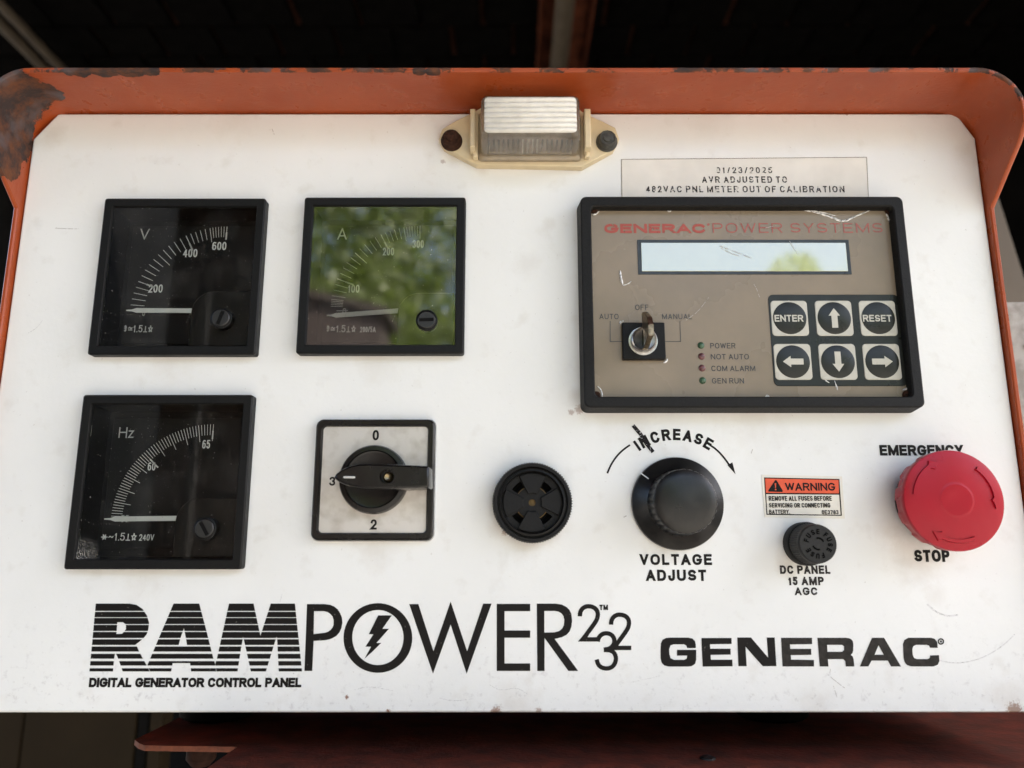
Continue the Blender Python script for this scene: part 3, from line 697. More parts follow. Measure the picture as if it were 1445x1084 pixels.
# ================================================================== controller
M_FRAME = M_BLKM
M_MEMB = mat('taupe_membrane', (.255, .205, .145), .28, var=.18, scale=45, rvar=.12, col2=(.215, .175, .125), bump=.03, bscale=200, spec=.35)
FH, MH = .0098, .0050
a, b = P(819, 277, FH), P(1306.5, 575, FH)
ctl = Thing('digital_controller', 'digital controller with taupe membrane face, key switch, arrow keypad and blank display', 'controller', origin=((a[0] + b[0]) / 2, (a[1] + b[1]) / 2))
cw, chh = b[0] - a[0], a[1] - b[1]
R_ = lambda w, r, h, dw=0, dh=0: lift(rrect(0, 0, cw + w, chh + w, r, 5), h)
ctl.part('frame', loft([R_(.0016, .003, .0002), R_(.0012, .003, .003), R_(.0, .0026, FH - .0006), R_(-.0012, .0022, FH), R_(-.0082, .0022, FH), R_(-.0092, .002, FH - .0006), R_(-.0096, .002, MH - .001)], False, False), M_FRAME)
ctl.part('membrane', loft([R_(-.0094, .002, MH - .0008), R_(-.0094, .002, MH)], False, True), M_MEMB)
CE = MH + .00012
M_RED = worn_ink('worn_red_print', (.36, .095, .08), .35, 500)
M_REDT = mat('thin_red_print', (.40, .10, .08), .5, var=.3, scale=600)
M_GRY = mat('dark_grey_print', (.035, .038, .042), .45, var=.3)
ptext(ctl, 'GENERAC', 853, 996, 316, 329, CE, .27, M_RED, gap=.10)
ppoly(ctl, [ell(999.5, 317, 1.8, 1.8, 12)], CE, M_REDT)
ptext(ctl, 'POWER SYSTEMS', 1006, 1246, 315, 328.5, CE, .11, M_REDT, gap=.22)
# display
lx0, lz1 = ctl.L(899, 338.5, CE); lx1, lz0 = ctl.L(1202, 387.5, CE)
M_LCDF = mat('display_surround', (.045, .052, .058), .3, var=.25, scale=200, spec=.3)
M_LCD = mat('display_glass', (.38, .39, .22), .07, var=.08, scale=60, rvar=.03, spec=.5, coat=1.0)
M_LCD.node_tree.nodes['Principled BSDF'].inputs['Coat IOR'].default_value = 2.3
disp = ctl.part('display', box2(lx0, lx1, lz0, lz1, MH - .0002, MH + .00025, .0001, .0003), M_LCDF)
ctl.part('screen', box2(lx0 + .0016, lx1 - .0016, lz0 + .0014, lz1 - .0015, MH, MH + .0005, .0001, .0002), M_LCD, disp)
for pth, w in (([(1016, 347), (1024, 350), (1040, 356), (1060, 364)], .8), ([(1018, 350), (1032, 358), (1044, 361)], .6), ([(1114, 340), (1120, 350), (1126, 358)], .5), ([(1062, 398), (1068, 408), (1072, 420)], .6), ([(1000, 420), (985, 440), (968, 452)], .6), ([(1095, 318), (1080, 322)], .5)):
    pstroke(ctl, [chaikin(pth, 1)], w, MH + .0007, M_SCR, rows=16, name='scratch')
# keypad
M_KEYB = mat('keypad_dark', (.020, .022, .019), .3, var=.25, scale=120, spec=.3)
M_KEYW = mat('keypad_cream', (.52, .50, .43), .3, var=.08, scale=200)
kx0, kz1 = ctl.L(1083.5, 416, CE); kx1, kz0 = ctl.L(1281, 545, CE)
kp = ctl.part('keypad', box2(kx0, kx1, kz0, kz1, MH - .0002, MH + .0003, .00015, .0022), M_KEYB)
for r_, row in enumerate((('ENTER', 'up', 'RESET'), ('left', 'down', 'right'))):
    for c_, what in enumerate(row):
        zx = (292, 632, 968, 317, 660, 998)[r_ * 3 + c_]; zy = (268, 601)[r_]
        px, py = 1060 + zx / 5.42, 400 + zy / 5.42
        gx, gz = ctl.L(px, py, CE); kw = .0158
        key = ctl.part('key', box2(gx - kw / 2, gx + kw / 2, gz - kw / 2, gz + kw / 2, MH, MH + .0006, .0002, .0016), M_KEYW, kp)
        ctl.part('disc', lathe(gx, gz, [(.0072, MH + .0004), (.0072, MH + .00065), (.0068, MH + .0008)], 40), M_KEYB, kp)
        hh = MH + .0009
        if len(what) == 5 and what.isupper():
            ptext(ctl, what, px - 20.5, px + 20, py - 5, py + 4.5, hh, .19, M_KEYW, kp, gap=.1)
        else:
            ar = [(-.0013, -.0044), (.0013, -.0044), (.0013, .0010), (.0025, .0010), (0, .0044), (-.0025, .0010), (-.0013, .0010)]
            k = {'up': 0, 'left': 90, 'down': 180, 'right': 270}[what]; ca, sa = cos(radians(k)), sin(radians(k))
            lp = [(gx + x * ca - y * sa, gz + x * sa + y * ca) for x, y in ar]
            ctl.part('arrow', print_mesh(fill([lp]), hh), M_KEYW, kp)
# key switch
sx0, sz1 = ctl.L(878, 455, MH + .0026); sx1, sz0 = ctl.L(940, 507, MH + .0026)
sw = ctl.part('key_switch', box2(sx0, sx1, sz0, sz1, MH, MH + .0026, .0003, .0004), M_BLK)
qx, qz = ctl.L(909.5, 478.5, MH + .006)
ctl.part('lock_barrel', lathe(qx, qz, [(.0062, MH + .002), (.0062, MH + .0027), (.0054, MH + .0028), (.0054, MH + .0056), (.0049, MH + .0062), (.0042, MH + .0058)], 40), M_STEEL, sw)
kpts = [(905.5, 486, .0105), (905.8, 441, .0115), (911, 440, .0150), (922.5, 447, .0235), (924.3, 458, .0262), (922.8, 473, .0258), (918, 482, .0190), (911.5, 491.5, .0135), (907, 491, .0108)]
kb = [(ctl.L(p[0], p[1], p[2])[1], p[2]) for p in kpts]
kv = [V(qx + .0002 + s * .0011, bb, hh) for s in (-1, 1) for bb, hh in kb]; nk = len(kb)
kf = [tuple(range(nk)), tuple(range(2 * nk - 1, nk - 1, -1))] + [(i, nk + i, nk + (i + 1) % nk, (i + 1) % nk) for i in range(nk)]
M_KEY = mat('worn_brass_key', (.34, .29, .22), .38, metal=1, var=.5, scale=500, bump=.3)
kme = mesh('key', kv, kf, False); bm = bmesh.new(); bm.from_mesh(kme); bmesh.ops.bevel(bm, geom=bm.edges[:], offset=.0003, segments=2, affect='EDGES'); bm.to_mesh(kme); bm.free()
ctl.part('ignition_key', kme, M_KEY, sw)
bx0, bz0 = qx - .0009, qz - .003
ctl.part('key_blade', box2(qx - .0009, qx + .0013, qz - .0042, qz + .0036, MH + .004, MH + .009, .0002, .0002), M_KEY, sw)
for s, x0, x1, y0, y1 in (('AUTO', 846, 873, 443, 450.5), ('OFF', 896.5, 915, 430, 437.5), ('MANUAL', 934.5, 976.5, 443, 450.5)):
    ptext(ctl, s, x0, x1, y0, y1, CE, .13, M_GRY, gap=.2)
pstroke(ctl, [[(861, 453), (861, 482), (879, 482)], [(959.5, 453), (960.5, 482), (939, 482)]], .9, CE, M_GRY, rows=20, name='guide_line')
for i, (s, x1, y) in enumerate((('POWER', 1038, 488), ('NOT AUTO', 1057, 503.5), ('COM ALARM', 1066, 520), ('GEN RUN', 1050, 537.5))):
    ptext(ctl, s, 1002.5 + i * .8, x1, y - 3.8, y + 3.8, CE, .14, M_GRY, gap=.18)
    ex, ez = ctl.L(989.3 + i * .75, y - .5, CE)
    ctl.part('indicator_light', lathe(ex, ez, [(.00155, MH - .0002), (.0014, MH + .0003), (.0009, MH + .0007), (.0003, MH + .0009)], 24),
             mat('green_indicator', (.045, .11, .055), .3, var=.4, scale=900) if i in (0, 3) else mat('red_indicator', (.16, .06, .065), .3, var=.5, scale=900))
for x, y in ((838, 295.5), (1255.5, 296.5), (841.5, 558), (1281, 557)):
    ex, ez = ctl.L(x, y, MH + .001)
    s_ = ctl.part('screw', lathe(ex, ez, [(.0019, MH - .0002), (.0019, MH + .0006), (.0014, MH + .0011)], 24), M_RUSTY)
    qs = [(ex - .0011, ez - .0002), (ex + .0011, ez - .0002), (ex + .0011, ez + .0002), (ex - .0011, ez + .0002)]
    ctl.part('cross_slot', loft([lift(qs, MH + .00105), lift(qs, MH + .0012)], ang=20), M_DIAL, s_)
# wrinkles where the clear film has lifted from the membrane; white highlights painted in
M_FILM = bpy.data.materials.new('lifted_film_painted_glints'); M_FILM.use_nodes = True
t = NT(M_FILM); t.n.remove(t.n['Principled BSDF'])
fr = t.n.new('ShaderNodeFresnel'); fr.inputs['IOR'].default_value = 2.1
tr = t.n.new('ShaderNodeBsdfTransparent'); gl = t.n.new('ShaderNodeBsdfGlossy'); gl.inputs['Roughness'].default_value = .12
nzz = t.noise(t.n.new('ShaderNodeTexCoord').outputs['Object'], 900, 3)
df = t.n.new('ShaderNodeBsdfDiffuse'); df.inputs[0].default_value = (.75, .74, .72, 1)  # diffuse white stands in for glints on the film
m1 = t.n.new('ShaderNodeMixShader'); t.l.new(t.ramp(nzz, .35, .6, .25, .95), m1.inputs[0]); t.l.new(tr.outputs[0], m1.inputs[1]); t.l.new(df.outputs[0], m1.inputs[2])
m2 = t.n.new('ShaderNodeMixShader'); t.l.new(fr.outputs[0], m2.inputs[0]); t.l.new(m1.outputs[0], m2.inputs[1]); t.l.new(gl.outputs[0], m2.inputs[2])
t.l.new(m2.outputs[0], t.n['Material Output'].inputs['Surface'])
def wrinkle(path, w, hgt):
    pts = [ctl.L(x, y, CE) for x, y in chaikin(path, 2)]; loops = []
    n = len(pts)
    for i, p in enumerate(pts):
        a_, b_ = pts[max(0, i - 1)], pts[min(n - 1, i + 1)]; d = Vector((b_[0] - a_[0], b_[1] - a_[1])).normalized(); nn = Vector((-d.y, d.x))
        k = sin(pi * (i + .35) / (n - .3)) ** .6 * (.75 + .4 * noise.noise((i * .7, path[0][0], 0)))
        loops.append([(p[0] + nn.x * w * k * s, p[1] + nn.y * w * k * s, CE + hgt * k * c_) for s, c_ in ((-1, 0), (-.6, .6), (0, 1), (.6, .6), (1, 0))])
    ctl.part('film_wrinkle', loft(loops, False, False, ring=False, ang=80), M_FILM)
for pth, w in (([(875, 382), (876, 392), (879, 402)], .0007), ([(879, 403), (886, 401), (891, 397)], .0003), ([(1118, 294), (1150, 299), (1172, 306), (1190, 314), (1205, 306), (1230, 296)], .0007),
               ([(1130, 296), (1160, 299), (1180, 305)], .0004), ([(1250, 300), (1255, 312), (1263, 327)], .0006), ([(834, 299), (838, 304), (846, 298)], .0006),
               ([(976, 294), (981, 296), (985, 294)], .0005), ([(941, 297), (945, 299), (947, 297)], .0005), ([(1100, 440), (1101, 433), (1104, 430)], .0006), ([(1111, 428), (1113, 424), (1115, 429)], .0006),
               ([(1124, 428), (1132, 431), (1136, 436)], .0004), ([(1157, 492), (1160, 502), (1161, 507)], .0006), ([(1160, 533), (1166, 538), (1171, 541)], .0005), ([(1177, 536), (1180, 545), (1182, 551)], .0005),
               ([(1177, 491), (1182, 497), (1186, 503)], .0007), ([(1193, 496), (1196, 498), (1197, 499)], .0004), ([(1172, 504), (1173, 510), (1175, 512)], .0005), ([(874, 457), (876, 454), (880, 453)], .0006),
               ([(936, 512), (940, 511), (942, 506)], .0006), ([(1080, 561), (1083, 558), (1086, 562)], .0006), ([(843, 545), (849, 551), (850, 562)], .0004), ([(1273, 551), (1281, 548), (1287, 547)], .0006), ([(1222, 425), (1226, 428), (1229, 424)], .0004)):
    wrinkle(pth, w, w * .8)

# ================================================================== lamp over the panel
M_IVORY = mat('ivory_plastic', (.66, .545, .35), .42, var=.12, scale=160, bump=.06)
lampT = Thing('panel_lamp', 'panel lamp with clear ribbed lens on an ivory plastic base held by two bolts', 'lamp', 747, 195)
BH = .0042
hexp = [(672, 232), (822, 235), (866, 211), (874, 196), (868, 180), (848, 170), (825, 160), (812, 150), (682, 150), (668, 158), (640, 172), (624, 182), (619, 196), (626, 208)]
hl = [lampT.L(x, y, BH) for x, y in hexp]; hl = hl if area(hl) > 0 else hl[::-1]
lampT.part('base', loft([lift(hl, 0.0001), lift(hl, BH - .0004), lift(inset(hl, .0004), BH)], ang=25), M_IVORY)
for x0, x1 in ((661, 671), (825, 835)):
    fx0, fz0 = lampT.L(x0 + (2 if x0 < 700 else 0), 209, .011); fx1, fz1 = lampT.L(x1 - (0 if x0 < 700 else 2), 155, .011)
    lampT.part('side_fin', box2(fx0, fx1, fz0, fz1, BH, .0122, .0005, .0003), M_IVORY)
    fx0, _ = lampT.L(x0 if x0 > 700 else x0 + 6, 209, .0075); fx1, _ = lampT.L(x1 - 6 if x0 > 700 else x1, 209, .0075)
    lampT.part('fin_foot', box2(fx0, fx1 + .001, fz0 - .0022, fz1 + .001, BH, .0078, .0008, .0003), M_IVORY)
LH = .0235
fx0, fz1 = lampT.L(680, 133.5, LH); fx1, fz0 = lampT.L(818, 190.5, LH)
fcx, fcz, fw, fh = (fx0 + fx1) / 2, (fz0 + fz1) / 2, fx1 - fx0, fz1 - fz0
M_LENS = lens_material(); M_LENSF = lens_material('lens_front_painted_glare', .80, .97, (.92, .90, .84), .85)  # front and ribs: white colour stands in for light caught by clear plastic
def lring(k, kh, h): return lift(rrect(fcx, fcz + (0 if h > .01 else 0), fw + k, fh + kh, .0022, 5), h)
body = loft([lring(.0050, .0050, BH + .0002), lring(.0046, .0046, BH + .0012), lring(.0022, .0018, BH + .0022), lring(.0010, .0008, LH - .003), lring(.0, .0, LH - .0012), lring(-.0016, -.0016, LH - .0002)], False, False)
lens = lampT.part('lens', body, M_LENS)
# front face of rounded horizontal ribs
n_r = 7; rv, rf = [], []; y_lo, y_hi = fz0 + .0011, fz1 - .0011; xs_ = [fx0 + .0011, fx0 + .002, fx1 - .002, fx1 - .0011]
sub = 8; tot = n_r * sub
for i in range(tot + 1):
    y = y_lo + (y_hi - y_lo) * i / tot; ph = (i % sub) / sub
    hgt = LH - .0002 + .0011 * abs(sin(pi * ph)) ** .6
    dd = min(y - y_lo, y_hi - y); cut = .0019 - sqrt(max(0, .0019 ** 2 - max(0, .0019 - dd) ** 2))
    for j, x in enumerate((xs_[0] + cut, xs_[1] + cut, xs_[2] - cut, xs_[3] - cut)): rv.append(V(x, y, hgt if j in (1, 2) else LH - .0002))
for i in range(tot):
    for j in range(3): rf.append((i * 4 + j, i * 4 + j + 1, i * 4 + 5 + j, i * 4 + 4 + j))
lampT.part('lens_front', mesh('front', rv, rf, ang=60), M_LENSF, lens)
# upright ribs inside the lower wall, and the pale reflector behind
for i in range(18):
    x = fx0 + .003 + (fw - .006) * i / 17
    lampT.part('lens_rib', loft([[(x + .00045 * c, fz0 - .0003 + .0006 * s_, h) for c, s_ in ((-1, 0), (-.7, .7), (0, 1), (.7, .7), (1, 0))] for h in (BH + .003, LH - .004)], False, False, ring=False, ang=80), M_LENSF, lens)
lampT.part('reflector', box2(fx0 + .002, fx1 - .002, fz0 + .001, fz1 - .001, BH, BH + .0012, .0003, .001), mat('aged_reflector', (.55, .48, .38), .5, var=.4, scale=200), lens)
M_GREYB = mat('grey_bolt', (.075, .073, .064), .6, metal=.2, var=.4, scale=700, bump=.5)
for x, y, m_, lab in ((636.5, 193.5, M_RUSTY, 'rusty brown bolt head'), (857.5, 194.5, M_GREYB, 'grey dusty bolt head')):
    bx, bz = lampT.L(x, y, BH + .004)
    lampT.part('washer', lathe(bx, bz, [(.0049, BH), (.0049, BH + .0007), (.0046, BH + .0009)], 36), m_)
    bo = lampT.part('bolt', lathe(bx, bz, [(.0045, BH + .0008), (.0044, BH + .0020), (.0040, BH + .0036), (.0034, BH + .0043), (.0031, BH + .0040)], 12 if m_ is M_GREYB else 22, wob=None), m_, label=lab)
    lampT.part('bolt_crown', lathe(bx, bz, [(.0022, BH + .0039), (.0020, BH + .0046), (.0010, BH + .0048)], 20), m_, bo)

# ================================================================== rotary switch
PHS = .0042
a, b = P(445, 593.5, PHS), P(611.5, 760.5, PHS)
rs = Thing('rotary_switch', 'rotary selector switch with black pointer handle on a square silver plate numbered 0 2 3', 'rotary switch', origin=((a[0] + b[0]) / 2, (a[1] + b[1]) / 2))
S = (b[0] - a[0] + a[1] - b[1]) / 2
q = lambda w, r, h: lift(rrect(0, 0, S + w, S + w, r, 6), h)
rs.part('frame', loft([q(.0004, .0030, .0001), q(.0, .003, PHS - .0006), q(-.0012, .0026, PHS), q(-.0044, .0022, PHS), q(-.0056, .0016, PHS - .0008), q(-.0058, .0016, PHS - .0018)], False, False), M_GLOSSBLK)
rs.part('gasket', loft([q(.0012, .0032, .0001), q(.0011, .0032, .0012), q(.0006, .003, .0016)], False, False), mat('pale_gasket', (.45, .45, .44), .5, var=.15))
M_ALU = mat('brushed_aluminium_plate', (.60, .575, .54), .38, metal=.35, scale=150, col2=(.46, .43, .39), thr=(.30, .55), rvar=.15)
PL = PHS - .0014
rs.part('plate', loft([q(-.0058, .0016, PL - .0003), q(-.0058, .0016, PL)], False, True), M_ALU)
ptext(rs, '0', 525.5, 534.5, 607, 621.5, PL + .0001, .20, M_INK)
ptext(rs, '2', 522.5, 531.5, 733, 747.5, PL + .0001, .20, M_INK)
ptext(rs, '3', 464.5, 473, 673, 685.5, PL + .0001, .20, M_INK)
rx, rz_ = rs.L(527, 676.5, .006); rd = .0142
rs.part('hub', lathe(rx, rz_, [(rd, PL - .0001), (rd, .0062), (rd - .0005, .0074), (rd - .0022, .0076), (rd - .0026, .0070), (rd - .0034, .0068)], 72), M_GLOSSBLK)
HH = .0188
zz = lambda x, y: (420 + x / 5.1636, 570 + y / 5.1636)
up = [(258, 538), (275, 508), (305, 484), (345, 462), (395, 444), (445, 434), (520, 432), (640, 436), (760, 440), (880, 446), (945, 450), (960, 460)]
dn = [(962, 600), (950, 612), (880, 614), (760, 618), (640, 622), (520, 622), (445, 616), (395, 606), (345, 592), (305, 574), (278, 556)]
hp = [rs.L(*zz(x, y), HH) for x, y in up + dn]; hp = hp if area(hp) > 0 else hp[::-1]
gx, gz = rs.L(*zz(650, 530), HH)
hole_r = .0029
hand = loft([lift(hp, .0066), lift(inset(hp, .0001), HH - .0012), lift(inset(hp, .0004), HH - .0004), lift(inset(hp, .0010), HH)], False, False, ang=30)
top = print_mesh(fill([inset(hp, .0010)], [circ(gx, gz, hole_r, 32)]), HH)
well = lathe(gx, gz, [(hole_r, HH), (hole_r, HH - .005)], 32, cap1=True)
hb = rs.part('handle', join(hand, top, well), M_GLOSSBLK)
rs.part('screw', lathe(gx, gz, [(.0021, HH - .0049), (.0021, HH - .0036), (.0015, HH - .0030), (.0006, HH - .0036)], 20), mat('brass_screw', (.42, .34, .2), .3, metal=1, var=.4, scale=700), hb)
m0, mz = rs.L(*zz(332, 535), HH); m1_, _ = rs.L(*zz(420, 535), HH)
rs.part('pointer_mark', box2(m0, m1_, mz - .0004, mz + .0004, HH - .0003, HH + .0002, .0001, .0005), M_WHITE, hb)

# ================================================================== buzzer
bz = Thing('alarm_buzzer', 'round black alarm buzzer with knurled rim and four sound openings', 'buzzer', 751, 709.5, .004)
kn = lambda i: .016 if i % 2 else -.016
RO = .0163
def zb(x, y): return 670 + x / 7.225, 630 + y / 7.225
BT = .0078
NB = 188
bz.part('rim', lathe(0, 0, [(RO, .0001, 1), (RO, BT - .0014, 1), (RO * .97, BT - .0003, 0), (RO * .955, BT, 0), (RO * .90, BT, 0), (RO * .885, BT - .0003, 0), (RO * .875, BT - .0022, 0), (RO * .845, BT - .0022, 0), (RO * .835, BT - .0006, 0), (RO * .79, BT - .0004, 0), (RO * .77, BT - .0010, 0), (RO * .75, BT - .0042, 0)], NB, cap1=False, wob=kn, ang=25), M_BLK)
FD = BT - .0030                                  # sunken grille plate
lps, hls = [circ(0, 0, RO * .765, 72)], [circ(.0, .0, RO * .09, 24)]
for k in range(4):
    a0 = radians(45 + 90 * k + (4, -2, 3, -4)[k]); r1, r2, da = RO * .40, RO * .61, radians(15)
    hls.append([(r1 * cos(a0 + da * s), r1 * sin(a0 + da * s)) for s in (-1, -.5, 0, .5, 1)] + [(r2 * cos(a0 + da * s), r2 * sin(a0 + da * s)) for s in (1, .5, 0, -.5, -1)])
gq = fill(lps, hls)
gr = bz.part('grille', join(print_mesh(gq, FD), *[loft([lift(h_, FD), lift(h_, FD - .0012)], False, False, ang=30) for h_ in hls]), M_BLKM)
for k in range(4):                               # raised sectors between the openings
    a0 = radians(90 * k + (4, -2, 3, -4)[k] * .5); da = radians(28)
    n = 9; outer = [(RO * .74 * cos(a0 + da * (i / 4 - 1)), RO * .74 * sin(a0 + da * (i / 4 - 1))) for i in range(n)]
    inn = [(RO * .23 * cos(a0 + da * (1 - i / 4)), RO * .23 * sin(a0 + da * (1 - i / 4))) for i in range(n)]
    lp = outer + inn
    bz.part('sector', loft([lift(lp, FD - .0001), lift(lp, FD + .0008), lift(inset(lp, .0003), FD + .0011)], ang=25), M_BLKM, gr)
bz.part('sound_disc', lathe(0, 0, [(RO * .74, .0012), (RO * .52, .0014), (RO * .50, .0022), (RO * .35, .0024)], 48), mat('dark_sound_disc', (.003, .003, .003), .7, var=.4, spec=.05), gr)
bz.part('brass_ring', lathe(0, 0, [(RO * .43, .0024), (RO * .43, .0028), (RO * .41, .0028), (RO * .41, .0024)], 48, cap1=False), mat('brass', (.22, .15, .075), .5, metal=1, var=.5), gr)
bz.part('centre_disc', lathe(0, 0, [(RO * .11, .0024), (RO * .11, .0030)], 24), mat('brass', (0, 0, 0)), gr)

# ================================================================== voltage knob
KT = .0165
kb_ = Thing('voltage_knob', 'round black voltage adjusting knob with flared skirt and white index line', 'knob', 967.5, 707.5, KT)
sr = (P(1020, 708, .003)[0] - P(889, 708, .003)[0]) / 2; tr_ = (P(1012, 708, KT)[0] - P(923, 708, KT)[0]) / 2
rib = lambda i: -.026 if i % 6 in (0,) else (-.012 if i % 6 in (1, 5) else 0)
M_KNOB = mat('worn_black_knob', (.018, .017, .0155), .34, col2=(.005, .005, .005), thr=(.42, .74), scale=110, rvar=.2, bump=.08, spec=.4)
kbody = kb_.part('skirt', lathe(0, 0, [(sr * .99, .0006), (sr, .0012), (sr * .985, .0022), (tr_ * 1.10, .0056), (tr_ * 1.07, .0060)], 96, cap1=False), M_KNOB)
kb_.part('grip', lathe(0, 0, [(tr_ * 1.075, .0052, 1), (tr_ * 1.03, KT - .0011, 1), (tr_ * 1.005, KT - .0004, .1), (tr_ * .965, KT, 0), (tr_ * .75, KT + .0006, 0), (tr_ * .5, KT + .0010, 0), (tr_ * .25, KT + .0012, 0), (tr_ * .04, KT + .0013, 0)], 180, wob=rib, ang=28), M_KNOB)
x0, y0 = kb_.L(903.5, 667, .0026); x1, y1 = kb_.L(915.5, 675.5, .0050)
d = Vector((x1 - x0, y1 - y0)).normalized(); n = Vector((-d.y, d.x)) * .00022
def kh(x, y):
    r = math.hypot(x, y); f = (sr * .985 - r) / (sr * .985 - tr_ * 1.10); return .0022 + .0034 * min(1, max(0, f)) + .00015
lv = [V(x + s * n.x, y + s * n.y, kh(x, y)) for (x, y) in ((x0, y0), (x1, y1)) for s in (-1, 1)]
kb_.part('index_line', mesh('line', lv, [(0, 1, 3, 2)], False), M_WHITE, kbody)

# ================================================================== fuse holder and warning sticker
FT = .0150
fu = Thing('fuse_holder', 'small round black screw cap fuse holder with raised letters around its cap', 'fuse holder', 1154.5, 767.5, FT)
fr_ = (P(1181, 767, FT)[0] - P(1127.5, 767, FT)[0]) / 2
kn2 = lambda i: -.055 if i % 2 else 0
fu.part('collar', lathe(0, 0, [(fr_ * 1.18, .0001), (fr_ * 1.18, .0040), (fr_ * 1.13, .0050), (fr_ * 1.0, .0052)], 48, cap1=False), M_BLK)
cap = fu.part('cap', lathe(0, 0, [(fr_ * 1.07, .0055, 0), (fr_ * 1.10, .0060, 1), (fr_ * 1.05, .0122, 1), (fr_ * 1.02, .0126, 0), (fr_ * 1.03, .0134, 0), (fr_ * 1.0, FT - .0004, 0), (fr_ * .96, FT, 0)], 104, wob=kn2, ang=28), mat('charcoal_cap_plastic', (.014, .0135, .013), .5, var=.3, scale=900, bump=.1, spec=.3))
M_EMB = mat('embossed_black', (.002, .002, .002), .6, var=.2, spec=.05)
for a in (125, 8, 250):
    fu.part('raised_lettering', print_mesh(arc_quads('FUSE', 0, 0, fr_ * .50, radians(a), fr_ * .27, .22, gap=.2, xs=.95), FT + .0002), M_EMB, cap)
for s in (0, 180):
    fu.part('grip_mark', print_mesh(fill(stroke_loops([(fr_ * .30 * cos(radians(s + 20 + 14 * i)), fr_ * .30 * sin(radians(s + 20 + 14 * i))) for i in range(7)], fr_ * .09, False), rows=30), FT + .0002), M_EMB, cap)
ws = Thing('warning_sticker', 'rectangular orange and white sticker headed WARNING about removing fuses', 'sticker', 1133, 701)
wl_ = [ws.L(*p) for p in ((1079, 730), (1192, 732), (1188, 672.5), (1074.5, 670))]
ws.part('backing', loft([lift(wl_, .00003), lift(wl_, .00018)], ang=20), mat('sticker_white', (.74, .71, .63), .45, var=.06, scale=120))
M_WOR = mat('sticker_orange', (.75, .085, .022), .45, var=.12, scale=300)
WE = .00026
ppoly(ws, [[(1078.2, 673.8), (1184.6, 676), (1188, 728), (1081.6, 726.6)]], WE, M_INK, holes=[[(1079.8, 675.4), (1183.2, 677.4), (1183.9, 696.3), (1081, 695.6)], [(1081.1, 697.5), (1184.2, 698.2), (1186.4, 726.6), (1083, 725.2)]], name='border')
ppoly(ws, [[(1079.8, 675.4), (1183.2, 677.4), (1183.9, 696.3), (1081, 695.6)]], WE, M_WOR, name='orange_band')
WF = .00036
ppoly(ws, [[(1094, 677.5), (1096, 678), (1105, 693), (1104, 694.5), (1084.5, 693.8), (1084, 692.3)]], WF, M_INK, holes=[[(1093.2, 682), (1095.6, 682), (1095.0, 689), (1093.9, 689)], ell(1094.6, 691, 1.2, 1.2, 10)], name='hazard_triangle')
ptext(ws, 'WARNING', 1108.5, 1179, 681.5, 692.5, WF, .19, M_INK, gap=.1)
for s, x0, x1, y0, y1 in (('REMOVE ALL FUSES BEFORE', 1085, 1174, 700, 706.8), ('SERVICING OR CONNECTING', 1085.5, 1172, 710, 716.4), ('BATTERY.', 1085.5, 1115, 719.3, 725.2), ('0E3783', 1160, 1183.5, 720.0, 725.8)):
    ptext(ws, s, x0, x1, y0, y1, WF, .19, M_INK, gap=.12, rows=10)

# ================================================================== emergency stop
ET = .0178
es = Thing('emergency_stop_button', 'big red mushroom emergency stop button with raised curved arrows', 'stop button', 1350.5, 705.5, ET)
er = (P(1416.5, 705, ET - .002)[0] - P(1274.5, 705, ET - .002)[0]) / 2
M_ES = mat('red_plastic', (.37, .004, .017), .29, var=.10, scale=60, rvar=.08, spec=.25)
es.part('collar', lathe(0, 0, [(er * .80, .0001), (er * .82, .0030), (er * .80, .0052), (er * .70, .0056)], 64, cap1=False), M_BLK)
dome = lambda r: ET - .0021 * (r / er) ** 2.0
lob = lambda i: .02 if (i // 6) % 2 else -.015
prof = [(er * .78, .0054, 0), (er * .93, .0062, 1), (er * .965, .0085, 1), (er * .975, .0112, 1), (er * .99, .0128, 0), (er, .0140, 0), (er, dome(er) - .0006, 0), (er * .988, dome(er * .98) - .0001, 0)]
prof += [(er * f, dome(er * f), 0) for f in (.94, .85, .75, .65, .55, .45, .37, .335)] + [(er * .318, dome(er * .32) + .0001, 0), (er * .30, dome(er * .3) + .00012, 0), (er * .15, dome(er * .3) - .0001, 0), (er * .02, dome(er * .3) - .0002, 0)]
head = es.part('mushroom_head', lathe(0, 0, prof, 144, wob=lob, ang=30), M_ES)
def arrow(a0, a1):
    n = 16; rm, wd = er * .80, er * .045; vs_, fs = [], []; secs = []
    for i in range(n + 1):
        f = i / n; a = radians(a0 + (a1 - a0) * f)
        w = wd if f < .80 else wd * 2.6 * (1 - f) / .20 + .00005
        if abs(f - .8125) < .001: w = wd * 2.6
        secs.append((a, w))
    for a, w in secs:
        for dr, hh in ((-1, -.0003), (-.72, .0007), (.72, .0007), (1, -.0003)):
            r = rm + dr * w; vs_.append(V(r * cos(a), r * sin(a), dome(r) + hh))
    for i in range(n):
        for j in range(3): fs.append((i * 4 + j, i * 4 + j + 1, i * 4 + 5 + j, i * 4 + 4 + j))
    es.part('raised_arrow', mesh('arrow', vs_, fs, ang=25), M_ES, head)
arrow(172, 108); arrow(52, -12); arrow(-68, -130)

